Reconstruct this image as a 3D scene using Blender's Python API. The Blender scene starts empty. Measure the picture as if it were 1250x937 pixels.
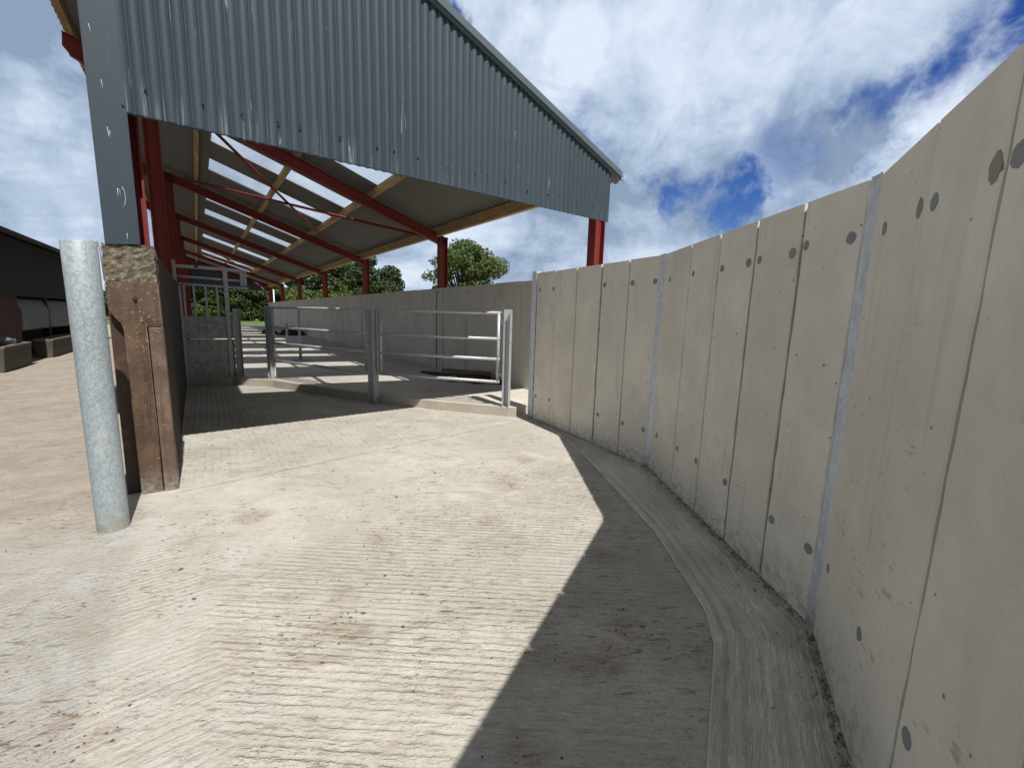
import bpy, bmesh, math, random
from mathutils import Vector, Matrix
random.seed(7)
sc = bpy.context.scene
COL = sc.collection
R = math.radians

# ------------------------------------------------------------------ helpers
def tag(o, label=None, cat=None, group=None, kind=None):
    if label: o['label'] = label
    if cat: o['category'] = cat
    if group: o['group'] = group
    if kind: o['kind'] = kind
    return o

def empty(name, loc, label=None, cat=None, group=None):
    o = bpy.data.objects.new(name, None); COL.objects.link(o)
    o.location = loc; o.empty_display_size = .2
    return tag(o, label, cat, group)

class MB:
    """collects vertices and faces in world coordinates"""
    def __init__(s): s.v = []; s.f = []; s.sm = []
    def face(s, pts, smooth=False):
        n = len(s.v); s.v += [Vector(p) for p in pts]; s.f.append(list(range(n, n+len(pts)))); s.sm.append(smooth)
    def add(s, vs, fs, smooth=False):
        n = len(s.v); s.v += [Vector(p) for p in vs]
        for f in fs: s.f.append([i+n for i in f]); s.sm.append(smooth)
    def hexa(s, a):     # 8 corners: bottom 4 ccw, top 4 ccw
        s.add(a, [(3,2,1,0),(4,5,6,7),(0,1,5,4),(1,2,6,5),(2,3,7,6),(3,0,4,7)])
    def box(s, o, x, y, z):   # centre, half axis vectors
        o=Vector(o);x=Vector(x);y=Vector(y);z=Vector(z)
        s.hexa([o-x-y-z,o+x-y-z,o+x+y-z,o-x+y-z,o-x-y+z,o+x-y+z,o+x+y+z,o-x+y+z])
    def bar(s, p, q, w, h, side=None):    # beam from p to q, w across, h along 'up'
        p=Vector(p);q=Vector(q);d=(q-p).normalized()
        sd=Vector(side) if side is not None else d.cross(Vector((0,0,1)))
        if sd.length<1e-5: sd=Vector((1,0,0))
        sd=(sd-d*sd.dot(d)).normalized(); up=sd.cross(d).normalized()
        s.box((p+q)/2, (q-p)/2, sd*w/2, up*h/2)
    def ibeam(s, p, q, depth, width, web_dir, tw=.010, tf=.014):
        # depth measured along web_dir
        p=Vector(p);q=Vector(q);d=(q-p).normalized(); wd=Vector(web_dir); wd=(wd-d*wd.dot(d)).normalized()
        n=d.cross(wd).normalized(); m=(p+q)/2; h=(q-p)/2
        s.box(m, h, wd*(depth/2-tf-.0005), n*tw/2)
        for sg in (-1,1): s.box(m+wd*sg*(depth/2-tf/2), h, wd*tf/2, n*width/2)
    def tube(s, pts, r, seg=10, cap=True, radii=None):
        pts=[Vector(p) for p in pts]; n0=len(s.v); ref=None
        for i,p in enumerate(pts):
            d=(pts[min(i+1,len(pts)-1)]-pts[max(i-1,0)]).normalized()
            if ref is None:
                ref=d.orthogonal().normalized()
            ref=(ref-d*ref.dot(d)).normalized(); b=d.cross(ref); rr=radii[i] if radii else r
            for k in range(seg):
                a=2*math.pi*k/seg; s.v.append(p+ref*math.cos(a)*rr+b*math.sin(a)*rr)
        for i in range(len(pts)-1):
            for k in range(seg):
                k2=(k+1)%seg; a=n0+i*seg
                s.f.append([a+k,a+k2,a+seg+k2,a+seg+k]); s.sm.append(True)
        if cap:
            s.f.append([n0+k for k in range(seg)][::-1]); s.sm.append(False)
            e=n0+(len(pts)-1)*seg; s.f.append([e+k for k in range(seg)]); s.sm.append(False)
    def prism(s, poly, ext):       # 3D polygon extruded by vector
        ext=Vector(ext); n=len(poly); a=[Vector(p) for p in poly]; b=[p+ext for p in a]
        s.add(a+b, [list(range(n))[::-1], list(range(n,2*n))]+[(i,(i+1)%n,n+(i+1)%n,n+i) for i in range(n)])
    def build(s, name, mat, parent=None, bevel=0, origin=None, solid=0):
        me=bpy.data.meshes.new(name)
        if origin is None:
            if parent is not None: o0=Vector((0,0,0))
            else:
                c=Vector((0,0,0))
                for p in s.v: c+=p
                c/=max(1,len(s.v)); c.z=min(p.z for p in s.v); o0=c
        else: o0=Vector(origin)
        base=o0.copy()
        if parent is not None:
            par=parent; acc=Vector((0,0,0))
            while par is not None: acc+=par.location; par=par.parent
            base=acc
        me.from_pydata([p-base for p in s.v],[],s.f); me.update()
        for i,p in enumerate(me.polygons): p.use_smooth=s.sm[i]
        bm=bmesh.new(); bm.from_mesh(me); bmesh.ops.recalc_face_normals(bm,faces=bm.faces); bm.to_mesh(me); bm.free()
        o=bpy.data.objects.new(name, me); COL.objects.link(o)
        if parent is not None: o.parent=parent
        else: o.location=base
        if mat: me.materials.append(mat)
        if bevel:
            b=o.modifiers.new('bevel','BEVEL'); b.width=bevel; b.segments=2; b.limit_method='ANGLE'; b.angle_limit=R(40)
        if solid:
            b=o.modifiers.new('solid','SOLIDIFY'); b.thickness=solid; b.offset=0
        return o

# ------------------------------------------------------------------ materials
class N:
    def __init__(s, name):
        s.m=bpy.data.materials.new(name); s.m.use_nodes=True; s.t=s.m.node_tree; s.n=s.t.nodes
        s.bsdf=s.n['Principled BSDF']; s.co=s.n.new('ShaderNodeTexCoord')
        g=s.n.new('ShaderNodeNewGeometry'); s.pos=g.outputs['Position']
    def link(s,a,b): s.t.links.new(a,b)
    def val(s,sock,v):
        if hasattr(v,'links') or isinstance(v,bpy.types.NodeSocket): s.link(v,sock)
        else: sock.default_value=v
    def math(s,op,a,b=0.0,c=None,clamp=False):
        n=s.n.new('ShaderNodeMath'); n.operation=op; n.use_clamp=clamp
        s.val(n.inputs[0],a); s.val(n.inputs[1],b)
        if c is not None: s.val(n.inputs[2],c)
        return n.outputs[0]
    def mapr(s,v,a,b,c=0.0,d=1.0,smooth=True):
        n=s.n.new('ShaderNodeMapRange'); n.interpolation_type='SMOOTHSTEP' if smooth else 'LINEAR'
        s.val(n.inputs[0],v)
        for i,x in enumerate((a,b,c,d)): s.val(n.inputs[i+1],x)
        return n.outputs[0]
    def mix(s,f,a,b,mode='MIX'):
        n=s.n.new('ShaderNodeMix'); n.data_type='RGBA'; n.blend_type=mode
        s.val(n.inputs[0],f)
        for i,x in ((6,a),(7,b)):
            if isinstance(x,(tuple,list)): n.inputs[i].default_value=(x[0],x[1],x[2],1)
            else: s.link(x,n.inputs[i])
        return n.outputs[2]
    def mapping(s,vec,scale=(1,1,1),rot=(0,0,0),loc=(0,0,0)):
        n=s.n.new('ShaderNodeMapping'); s.link(vec,n.inputs[0])
        n.inputs['Scale'].default_value=scale; n.inputs['Rotation'].default_value=rot; n.inputs['Location'].default_value=loc
        return n.outputs[0]
    def noise(s,vec,scale,detail=4,rough=.55,dist=0.0,col=False):
        n=s.n.new('ShaderNodeTexNoise'); s.link(vec,n.inputs['Vector'])
        n.inputs['Scale'].default_value=scale; n.inputs['Detail'].default_value=detail
        n.inputs['Roughness'].default_value=rough; n.inputs['Distortion'].default_value=dist
        return n.outputs['Color' if col else 'Fac']
    def voro(s,vec,scale,out='Distance',rand=1.0):
        n=s.n.new('ShaderNodeTexVoronoi'); s.link(vec,n.inputs['Vector']); n.inputs['Scale'].default_value=scale
        n.inputs['Randomness'].default_value=rand
        return n.outputs[out]
    def bump(s,h,strength=.5,dist=.01,prev=None):
        n=s.n.new('ShaderNodeBump'); n.inputs['Strength'].default_value=strength; n.inputs['Distance'].default_value=dist
        s.link(h,n.inputs['Height'])
        if prev is not None: s.link(prev,n.inputs['Normal'])
        return n.outputs[0]
    def rnd(s):
        return s.n.new('ShaderNodeObjectInfo').outputs['Random']
    def done(s,color,rough=.8,metal=0.0,normal=None,spec=None):
        b=s.bsdf.inputs
        if isinstance(color,(tuple,list)): b['Base Color'].default_value=(*color,1)
        else: s.link(color,b['Base Color'])
        s.val(b['Roughness'],rough); s.val(b['Metallic'],metal)
        if spec is not None: b['Specular IOR Level'].default_value=spec
        if normal is not None: s.link(normal,b['Normal'])
        return s.m

def m_panel(name, base, dark=.0, streak=.25):
    k=N(name); p=k.pos
    big=k.noise(p,1.6,5,.6); mid=k.noise(p,9,5,.65); fine=k.noise(p,160,3,.6)
    b=Vector(base)
    c=k.mix(k.mapr(big,.3,.72),tuple(b*.86),tuple(b*1.10))
    c=k.mix(k.mapr(mid,.42,.75,0,.35),c,tuple(b*.78))
    c=k.mix(k.mapr(fine,.35,.75,0,.28),c,tuple(b*1.22))
    # rain streaks, long down the panel
    st=k.noise(k.mapping(p,(14,14,.9)),1.0,4,.6)
    c=k.mix(k.mapr(st,.56,.78,0,streak),c,(.17,.15,.12))
    # scuffs near the lower half, slanted
    sc_=k.noise(k.mapping(p,(13,13,40),(R(38),R(32),0)),1.0,4,.6)
    z=k.n.new('ShaderNodeSeparateXYZ'); k.link(p,z.inputs[0]); zz=z.outputs[2]
    m=k.math('MULTIPLY',k.mapr(sc_,.60,.68),k.mapr(k.noise(p,2.1,3),.47,.56))
    m=k.math('MULTIPLY',m,k.mapr(zz,1.5,1.1,0,.5)); m=k.math('MULTIPLY',m,k.mapr(z.outputs[0],2.35,1.95,.06,1.0))
    c=k.mix(m,c,(.22,.185,.15)); c=k.mix(k.mapr(k.noise(k.mapping(p,(3,3,1.3)),1,5,.62,.5),.52,.72,0,.30),c,tuple(b*.72))
    # splashed dirt towards the floor
    sp=k.math('MULTIPLY',k.mapr(zz,.30,.0),k.mapr(k.noise(p,22,4,.7),.38,.7,0,.7))
    c=k.mix(sp,c,(.22,.18,.14))
    # bug holes
    d=k.voro(p,21,'Distance'); r=k.voro(p,21,'Color'); 
    sr=k.n.new('ShaderNodeSeparateColor'); k.link(r,sr.inputs[0])
    rad=k.mapr(sr.outputs[0],.55,1.0,0,.16,False)
    hole=k.mapr(k.math('SUBTRACT',rad,d),.0,.035)
    c=k.mix(k.math('MULTIPLY',hole,.8),c,(.09,.08,.07))
    # per panel tone
    c=k.mix(k.mapr(k.rnd(),0,1,0,.26,False),c,tuple(b*.80))
    h=k.math('ADD',k.math('MULTIPLY',fine,.25),k.math('MULTIPLY',hole,-1.4))
    h=k.math('ADD',h,k.math('MULTIPLY',mid,.5))
    return k.done(c,.88,0,k.bump(h,.35,.006),.3)

def m_galv(name, base=(.50,.54,.58), metal=.55, spangle=34, contrast=.35, rough=.42):
    k=N(name); p=k.co.outputs['Object']
    w=k.mapping(p,(1,1,.62)); nz=k.noise(w,spangle*.5,3,.6,1.2); 
    v=k.voro(w,spangle,'Color'); s_=k.n.new('ShaderNodeSeparateColor'); k.link(v,s_.inputs[0])
    mixv=k.math('ADD',k.math('MULTIPLY',s_.outputs[0],.5),k.math('MULTIPLY',nz,.5))
    b=Vector(base)
    c=k.mix(k.mapr(mixv,.25,.75),tuple(b*(1-contrast)),tuple(b*(1+contrast*.55)))
    big=k.noise(p,2.2,4,.6); c=k.mix(k.mapr(big,.5,.8,0,.3),c,tuple(b*.62))
    zs=k.n.new('ShaderNodeSeparateXYZ'); k.link(k.pos,zs.inputs[0])
    c=k.mix(k.math('MULTIPLY',k.mapr(zs.outputs[2],.20,.0),k.mapr(k.noise(k.pos,24,5,.7),.36,.60,.05,.85)),c,(.30,.265,.21))
    c=k.mix(k.math('MULTIPLY',k.mapr(k.noise(k.mapping(k.pos,(60,60,5)),1,4,.7),.62,.70),.45),c,tuple(b*.5))
    c=k.mix(k.math('MULTIPLY',k.mapr(k.noise(k.mapping(k.pos,(9,9,2)),1,4,.6),.60,.72),.4),c,(.62,.63,.62))
    return k.done(c,k.mapr(mixv,.2,.8,rough-.1,rough+.18),metal,k.bump(nz,.12,.004))

def m_paint(name, base, var=.2, rough=.5, rust=0.0, chalk=0.0):
    k=N(name); p=k.pos; b=Vector(base)
    c=k.mix(k.noise(p,3,5,.6),tuple(b*(1-var)),tuple(b*(1+var)))
    c=k.mix(k.mapr(k.noise(p,45,4,.65),.5,.8,0,.4),c,tuple(b*.6))
    if rust: c=k.mix(k.mapr(k.noise(p,12,5,.7),.56,.66,0,rust),c,(.13,.055,.03))
    if chalk:
        s1=k.noise(k.mapping(p,(30,30,1.6)),1,3,.6); s2=k.noise(p,3.2,3,.6)
        c=k.mix(k.math('MULTIPLY',k.mapr(s1,.63,.72),k.mapr(s2,.5,.66,0,chalk)),c,(.62,.66,.68))
        s3=k.noise(k.mapping(p,(26,26,9),(0,R(20),0)),1,5,.7)
        c=k.mix(k.math('MULTIPLY',k.mapr(s3,.70,.76),chalk*.8),c,(.68,.70,.70))
    if name.startswith('slate grey coated'):
        q=k.n.new('ShaderNodeSeparateXYZ'); k.link(p,q.inputs[0])
        fl=k.math('FLOOR',k.math('DIVIDE',q.outputs[0],.915)); wn=k.n.new('ShaderNodeTexWhiteNoise'); wn.noise_dimensions='1D'; k.link(fl,wn.inputs['W'])
        c=k.mix(k.mapr(wn.outputs['Value'],0,1,0,.30,False),c,tuple(b*1.5))
        fr=k.math('FRACT',k.math('DIVIDE',q.outputs[0],.915)); c=k.mix(k.mapr(fr,.006,.0,0,.7),c,tuple(b*.35))
        dr=k.noise(k.mapping(p,(34,34,1.1)),1,4,.6); hz=k.math('SUBTRACT',q.outputs[2],k.math('MULTIPLY',q.outputs[0],.0174))
        f=k.math('MULTIPLY',k.mapr(dr,.53,.66),k.mapr(hz,2.86,2.58,0,.55)); f=k.math('MULTIPLY',f,k.mapr(q.outputs[0],2.6,.4,.25,1)); c=k.mix(f,c,(.22,.25,.27))
        gr=k.noise(k.mapping(p,(20,20,.6)),1,5,.65); c=k.mix(k.mapr(gr,.5,.72,0,.35),c,tuple(b*.6))
    return k.done(c,rough,0,k.bump(k.noise(p,60,3),.06,.003),.4)

def m_wood(name, base=(.40,.25,.10)):
    k=N(name); p=k.co.outputs['Object']; b=Vector(base)
    g=k.noise(k.mapping(p,(26,1.4,26)),1,4,.6,.4)
    c=k.mix(k.mapr(g,.3,.7),tuple(b*.6),tuple(b*1.25))
    c=k.mix(k.mapr(k.noise(p,5,3),.5,.75,0,.4),c,tuple(b*.5))
    return k.done(c,.7,0,k.bump(g,.15,.003))

STAINS=[(.75,2.35,.10),(.72,2.42,.05),(.41,1.69,.10),(.43,1.95,.10),(.36,1.80,.07),(2.38,3.1,.16),(1.42,2.17,.14),(-.46,1.80,.07),(-.36,1.66,.06),
        (1.42,1.09,.10),(.72,.88,.09),(1.22,1.0,.12),(1.75,1.5,.12),(1.0,1.2,.08),(.15,3.1,.14),(1.9,2.7,.22)]
def m_ground(name, base, groove=None, spacing=.04, gstr=.5, dirt=.4, stains=(), dirtcol=(.20,.135,.085), speck=.5, light=(.0,), patches=.3):
    k=N(name); p=k.pos; b=Vector(base)
    big=k.noise(p,.9,6,.62); mid=k.noise(p,5,6,.65); fine=k.noise(p,120,4,.65)
    c=k.mix(k.mapr(big,.32,.7),tuple(b*.84),tuple(b*1.13))
    c=k.mix(k.mapr(mid,.40,.72,0,patches),c,tuple(b*.74))
    c=k.mix(k.mapr(k.noise(p,2.2,5,.6,.8),.55,.7,0,.35),c,(min(1,b.x*1.3),min(1,b.y*1.3),min(1,b.z*1.33)))
    c=k.mix(k.mapr(fine,.35,.75,0,.3),c,tuple(b*1.25))
    h=k.math('ADD',k.math('MULTIPLY',fine,.22),k.math('MULTIPLY',k.noise(p,34,5,.7),.5))
    if groove is not None:
        q=k.mapping(p,(1,1,1),(0,0,-groove))     # x along groove, y across
        wob=k.noise(k.mapping(q,(.8,3.5,1)),1,4,.6); wob2=k.noise(k.mapping(q,(9,16,1)),1,3,.7); wob3=k.noise(k.mapping(q,(30,40,1)),1,3,.7)
        s_=k.n.new('ShaderNodeSeparateXYZ'); k.link(q,s_.inputs[0])
        y=k.math('ADD',s_.outputs[1],k.math('MULTIPLY',k.math('SUBTRACT',wob,.5),spacing*2.4))
        y=k.math('ADD',y,k.math('MULTIPLY',k.math('SUBTRACT',wob2,.5),spacing*.55))
        y=k.math('ADD',y,k.math('MULTIPLY',k.math('SUBTRACT',wob3,.5),spacing*.28))
        ph=k.math('SINE',k.math('MULTIPLY',y,2*math.pi/spacing))
        rid=k.mapr(ph,-.95,.55)
        amp=k.mapr(k.noise(k.mapping(q,(1.2,3,1)),1,4,.6),.3,.62,.25,1.0)
        amp=k.math('MULTIPLY',amp,k.mapr(wob2,.25,.6,.45,1))
        rid=k.math('MULTIPLY',rid,amp)
        h=k.math('ADD',h,k.math('MULTIPLY',rid,1.5*gstr))
        # shade in the tamped groove bottoms, put into the colour, broken up
        low=k.math('MULTIPLY',k.math('SUBTRACT',1.0,k.mapr(ph,-1,-.45)),k.math('MULTIPLY',amp,k.mapr(k.noise(p,7,4,.7),.4,.7,.1,.6)))
        low=k.math('SUBTRACT',k.mapr(ph,-.55,-1.0),0.0)
        low=k.math('MULTIPLY',low,k.math('MULTIPLY',amp,k.mapr(k.noise(p,6,4,.7),.35,.7,.08,.5)))
        c=k.mix(low,c,tuple(b*.5))
        vec=q
    else: vec=p
    # dirt smears drawn out along the brushing direction
    sm=k.noise(k.mapping(vec,(2.6,9,1)),1,5,.68,.3); zone=k.noise(p,.75,3,.55)
    f=k.math('MULTIPLY',k.mapr(sm,.56,.70),k.mapr(zone,.45,.62,0,dirt)); c=k.mix(f,c,dirtcol)
    sm2=k.noise(k.mapping(vec,(14,48,1)),1,4,.7); z2=k.noise(p,1.7,3,.6)
    f=k.math('MULTIPLY',k.mapr(sm2,.66,.71),k.mapr(z2,.48,.6,0,speck)); c=k.mix(f,c,(.12,.085,.055))
    if stains:
        acc=None
        wn=k.noise(p,9,5,.7,0,True)
        dv=k.n.new('ShaderNodeVectorMath'); dv.operation='MULTIPLY_ADD'; k.link(wn,dv.inputs[0]); dv.inputs[1].default_value=(.16,.16,0); k.link(p,dv.inputs[2])
        for (x,y,r) in stains:
            v=k.n.new('ShaderNodeVectorMath'); v.operation='DISTANCE'; k.link(dv.outputs[0],v.inputs[0]); v.inputs[1].default_value=(x+.08,y+.08,p and 0)
            fz=k.mapr(v.outputs['Value'],r,r*.15)
            acc=fz if acc is None else k.math('MAXIMUM',acc,fz)
        acc=k.math('MULTIPLY',acc,k.mapr(k.noise(k.mapping(vec,(16,42,1)),1,5,.75),.48,.62,0,.85))
        c=k.mix(acc,c,(.17,.095,.055))
    return k.done(c,.9,0,k.bump(h,.7,.009),.25)

def m_strip():
    k=N('trowelled footing concrete'); p=k.pos; uv=k.co.outputs['UV']; b=Vector((.66,.62,.535))
    s_=k.n.new('ShaderNodeSeparateXYZ'); k.link(uv,s_.inputs[0]); vv=s_.outputs[1]
    wob=k.noise(k.mapping(uv,(2.2,5,1)),1,4,.65)
    v2=k.n.new('ShaderNodeCombineXYZ'); k.link(k.math('MULTIPLY',s_.outputs[0],5.0),v2.inputs[0]); k.link(k.math('MULTIPLY_ADD',wob,.10,k.math('MULTIPLY',vv,1.0)),v2.inputs[1])
    comb=k.noise(k.mapping(v2.outputs[0],(.35,75,1)),1,4,.7); comb2=k.noise(k.mapping(v2.outputs[0],(7,110,1)),1,3,.7)
    big=k.noise(p,2.0,6,.65); fine=k.noise(p,140,4,.65); med=k.noise(p,28,5,.7)
    c=k.mix(k.mapr(big,.32,.68),tuple(b*.78),tuple(b*1.15))
    c=k.mix(k.mapr(comb,.42,.66,0,.30),c,tuple(b*.68)); c=k.mix(k.mapr(comb2,.52,.68,0,.5),c,tuple(b*1.3))
    c=k.mix(k.mapr(med,.45,.75,0,.35),c,tuple(b*.7)); c=k.mix(k.mapr(fine,.35,.75,0,.3),c,tuple(b*1.25))
    # silt and dung lodged towards the wall
    f=k.math('MULTIPLY',k.mapr(vv,.62,.99),k.mapr(k.noise(p,16,6,.72),.40,.60,.06,.75)); c=k.mix(f,c,(.13,.104,.08))
    sp=k.noise(k.mapping(p,(26,26,1)),1,4,.7); c=k.mix(k.math('MULTIPLY',k.mapr(sp,.62,.67),k.mapr(vv,.1,.8,.25,.8)),c,(.08,.06,.045))
    h=k.math('ADD',k.math('MULTIPLY',comb,1.7),k.math('MULTIPLY',comb2,.9)); h=k.math('ADD',h,k.math('ADD',k.math('MULTIPLY',med,.7),k.math('MULTIPLY',fine,.25)))
    return k.done(c,.9,0,k.bump(h,.9,.010),.25)
def m_yard():
    k=N('tamped yard concrete'); p=k.pos; b=Vector((.425,.402,.352))
    sp_=k.n.new('ShaderNodeSeparateXYZ'); k.link(p,sp_.inputs[0]); X,Y=sp_.outputs[0],sp_.outputs[1]
    e1=k.math('SUBTRACT',k.noise(p,3.2,5,.65),.5); e2=k.math('SUBTRACT',k.noise(p,14,4,.65),.5)
    edge=k.math('ADD',k.math('MULTIPLY',e1,.55),k.math('MULTIPLY',e2,.14))
    Xe=k.math('ADD',X,k.math('MULTIPLY',edge,.55)); Ye=k.math('ADD',Y,edge)
    # construction joint: y = 3.83 + .16 x
    jl=k.math('SUBTRACT',Y,k.math('MULTIPLY_ADD',X,.155,3.845))
    jw=k.math('ADD',jl,k.math('MULTIPLY',e2,.03))
    far=k.math('MULTIPLY',k.mapr(k.math('ADD',jl,k.math('MULTIPLY',edge,.5)),-.02,.25),k.mapr(X,-.30,-.24))
    ly=k.math('MULTIPLY',k.mapr(Xe,-.30,-.75),k.mapr(Ye,3.0,3.9)); ly=k.math('MAXIMUM',ly,k.mapr(Xe,-1.0,-1.9))
    near=k.mapr(k.math('SUBTRACT',k.math('MULTIPLY_ADD',X,.12,2.55),Ye),-.15,.35)
    main=k.math('MULTIPLY',near,k.mapr(Xe,-.12,.02))
    band=k.math('MULTIPLY',k.mapr(Xe,-.50,-.38),k.mapr(Xe,.02,-.10)); band=k.math('MULTIPLY',band,k.mapr(Y,3.7,3.2))
    left=k.math('MULTIPLY',k.mapr(Xe,-.36,-.50),k.math('SUBTRACT',1.0,ly))
    big=k.noise(p,.9,6,.62); mid=k.noise(p,5,6,.65); fine=k.noise(p,130,4,.65); med=k.noise(p,34,5,.7)
    c=k.mix(k.mapr(big,.32,.7),tuple(b*.84),tuple(b*1.12))
    c=k.mix(k.mapr(mid,.38,.70,0,.45),c,tuple(b*.72))
    c=k.mix(k.mapr(med,.45,.75,0,.35),c,tuple(b*.72))
    c=k.mix(k.mapr(k.noise(p,2.2,6,.65,.8),.53,.68,0,.45),c,(.53,.50,.44))
    c=k.mix(k.math('MULTIPLY',band,.40),c,(.50,.475,.42))
    c=k.mix(k.math('MULTIPLY',left,.45),c,(.43,.41,.385))
    c=k.mix(k.mapr(fine,.35,.75,0,.3),c,tuple(b*1.25))
    c=k.mix(k.math('MULTIPLY',ly,.85),c,k.mix(k.mapr(mid,.35,.65),(.335,.30,.258),(.265,.232,.195)))
    c=k.mix(k.math('MULTIPLY',ly,k.mapr(k.noise(k.mapping(p,(.5,2.2,1),(0,0,R(-15))),1,6,.68),.47,.66,0,.42)),c,(.225,.175,.135))
    h=k.math('ADD',k.math('MULTIPLY',fine,.28),k.math('MULTIPLY',med,.85))
    blis=k.noise(k.mapping(p,(30,62,1),(0,0,R(-10))),1,5,.72)
    h=k.math('MULTIPLY_ADD',k.math('MULTIPLY',k.math('ADD',left,k.math('MULTIPLY',band,.5)),blis),2.6,h)
    c=k.mix(k.math('MULTIPLY',k.math('ADD',left,k.math('MULTIPLY',band,.6)),k.mapr(blis,.5,.36,0,.45)),c,tuple(b*.55))
    lows=None
    for (ang,spc,g,mask) in ((R(-37.5),.036,1.2,main),(R(90),.062,.65,far),(R(4),.036,.48,band),(R(9),.034,.22,left),(R(14),.07,.22,ly)):
        q=k.mapping(p,(1,1,1),(0,0,-ang))
        w1=k.noise(k.mapping(q,(.55,2.2,1)),1,4,.6); w2=k.noise(k.mapping(q,(16,22,1)),1,4,.7); w3=k.noise(k.mapping(q,(48,60,1)),1,3,.7)
        s_=k.n.new('ShaderNodeSeparateXYZ'); k.link(q,s_.inputs[0])
        y=k.math('MULTIPLY_ADD',k.math('SUBTRACT',w1,.5),spc*.9,s_.outputs[1])
        y=k.math('MULTIPLY_ADD',k.math('SUBTRACT',w2,.5),spc*.50,y)
        y=k.math('MULTIPLY_ADD',k.math('SUBTRACT',w3,.5),spc*.42,y)
        ph=k.math('SINE',k.math('MULTIPLY',y,2*math.pi/spc))
        amp=k.mapr(k.noise(k.mapping(q,(1.1,2.6,1)),1,5,.6),.30,.58,.35,1.0)
        amp=k.math('MULTIPLY',amp,k.mapr(k.noise(k.mapping(q,(9,26,1)),1,4,.7),.36,.60,.12,1.0))
        amp=k.math('MULTIPLY',amp,mask)
        rid=k.math('MULTIPLY',k.mapr(ph,-1.0,.35),amp)
        h=k.math('MULTIPLY_ADD',rid,g,h)
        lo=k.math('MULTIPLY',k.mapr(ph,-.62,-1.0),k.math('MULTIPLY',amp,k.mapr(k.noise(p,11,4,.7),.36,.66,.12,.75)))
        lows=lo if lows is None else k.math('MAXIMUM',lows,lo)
    c=k.mix(lows,c,tuple(b*.45))  # groove bottoms darkened in the colour to deepen their shade
    # the joint itself, a thin broken dark line
    ln=k.math('MULTIPLY',k.mapr(k.math('ABSOLUTE',jw),.011,.003),k.mapr(k.noise(p,8,3,.6),.3,.5,.1,.75))
    ln=k.math('MULTIPLY',ln,k.mapr(X,-.28,-.22)); c=k.mix(ln,c,tuple(b*.35)); h=k.math('SUBTRACT',h,k.math('MULTIPLY',ln,.8))
    bl=k.noise(p,3.0,5,.62,.6); c=k.mix(k.math('MULTIPLY',k.mapr(bl,.50,.64,0,.55),k.math('MULTIPLY',k.mapr(X,.35,-.25),k.math('SUBTRACT',1.0,ly))),c,(.48,.47,.455)); c=k.mix(k.math('MULTIPLY',k.mapr(bl,.44,.34,0,.45),k.mapr(X,.8,-.2,.45,1)),c,(.345,.295,.24))
    # brushed-out dirt, straw and dung specks
    q=k.mapping(p,(1,1,1),(0,0,R(30)))
    zone=k.noise(p,.8,4,.6)
    sm=k.noise(k.mapping(q,(2.4,8,1)),1,6,.7,.3); f=k.math('MULTIPLY',k.mapr(sm,.48,.68),k.mapr(zone,.40,.60,.10,.55)); c=k.mix(f,c,(.27,.205,.15))
    for sx,sy,th,al in ((9,38,.60,.62),(24,84,.625,.8),(18,22,.655,.85),(40,120,.62,.75)):
        s2=k.noise(k.mapping(q,(sx,sy,1),(0,0,0),(sx*.37,sy*.11,0)),1,4,.68); f=k.math('MULTIPLY',k.mapr(s2,th-.02,th+.03),k.mapr(k.noise(p,1.5,4,.6),.40,.56,.12,al)); c=k.mix(f,c,(.105,.07,.045))
    wn=k.noise(p,9,5,.7,0,True); acc=None
    dv=k.n.new('ShaderNodeVectorMath'); dv.operation='MULTIPLY_ADD'; k.link(wn,dv.inputs[0]); dv.inputs[1].default_value=(.16,.16,0); k.link(p,dv.inputs[2])
    for (x,y,r) in STAINS:
        v=k.n.new('ShaderNodeVectorMath'); v.operation='DISTANCE'; k.link(dv.outputs[0],v.inputs[0]); v.inputs[1].default_value=(x+.08,y+.08,0)
        fz=k.mapr(v.outputs['Value'],r*1.15,r*.1); acc=fz if acc is None else k.math('MAXIMUM',acc,fz)
    stn=k.noise(k.mapping(q,(13,40,1)),1,6,.75)
    soft=k.math('MULTIPLY',acc,k.mapr(stn,.40,.60,.05,.42)); c=k.mix(k.math('MULTIPLY',acc,k.mapr(mid,.35,.6,.05,.24)),c,(.27,.20,.15)); c=k.mix(soft,c,(.20,.125,.08))
    hard=k.math('MULTIPLY',acc,k.mapr(stn,.56,.64,0,.8)); c=k.mix(hard,c,(.115,.06,.035))
    return k.done(c,.9,0,k.bump(h,.8,.009),.25)
M={}
M['panel']=m_panel('precast concrete',(.70,.645,.535),streak=.28)
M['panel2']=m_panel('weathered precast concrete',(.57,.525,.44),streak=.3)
M['joint']=m_ground('joint mortar',(.11,.092,.072),None,dirt=.1)
M['plug']=m_paint('lifting plug mortar',(.235,.232,.225),.3,.85)
M['recess']=m_paint('plug recess',(.27,.235,.185),.2,.9)
M['galv_post']=m_galv('pale galvanised post',(.60,.63,.65),.18,40,.14)
M['galv']=m_galv('galvanised steel',(.43,.45,.465),.22,55,.16)
M['galv_pipe']=m_galv('spangled galvanised steel',(.33,.385,.415),.22,120,.15,.5)
M['galv_sheet']=m_galv('mottled galvanised sheet',(.36,.385,.40),.25,22,.32,.55)
M['red']=m_paint('red oxide paint',(.165,.019,.0145),.25,.65,.25)
M['clad']=m_paint('slate grey coated sheet',(.029,.046,.064),.07,.6,0,.45)
M['flash']=m_paint('slate grey flashing',(.030,.047,.064),.10,.58,0,.35)
M['verge']=m_paint('grey flashing',(.085,.115,.135),.06,.45)
M['screw']=m_paint('black screw cap',(.012,.014,.018),.1,.4)
M['wood']=m_wood('sawn timber',(.42,.27,.105))
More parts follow.
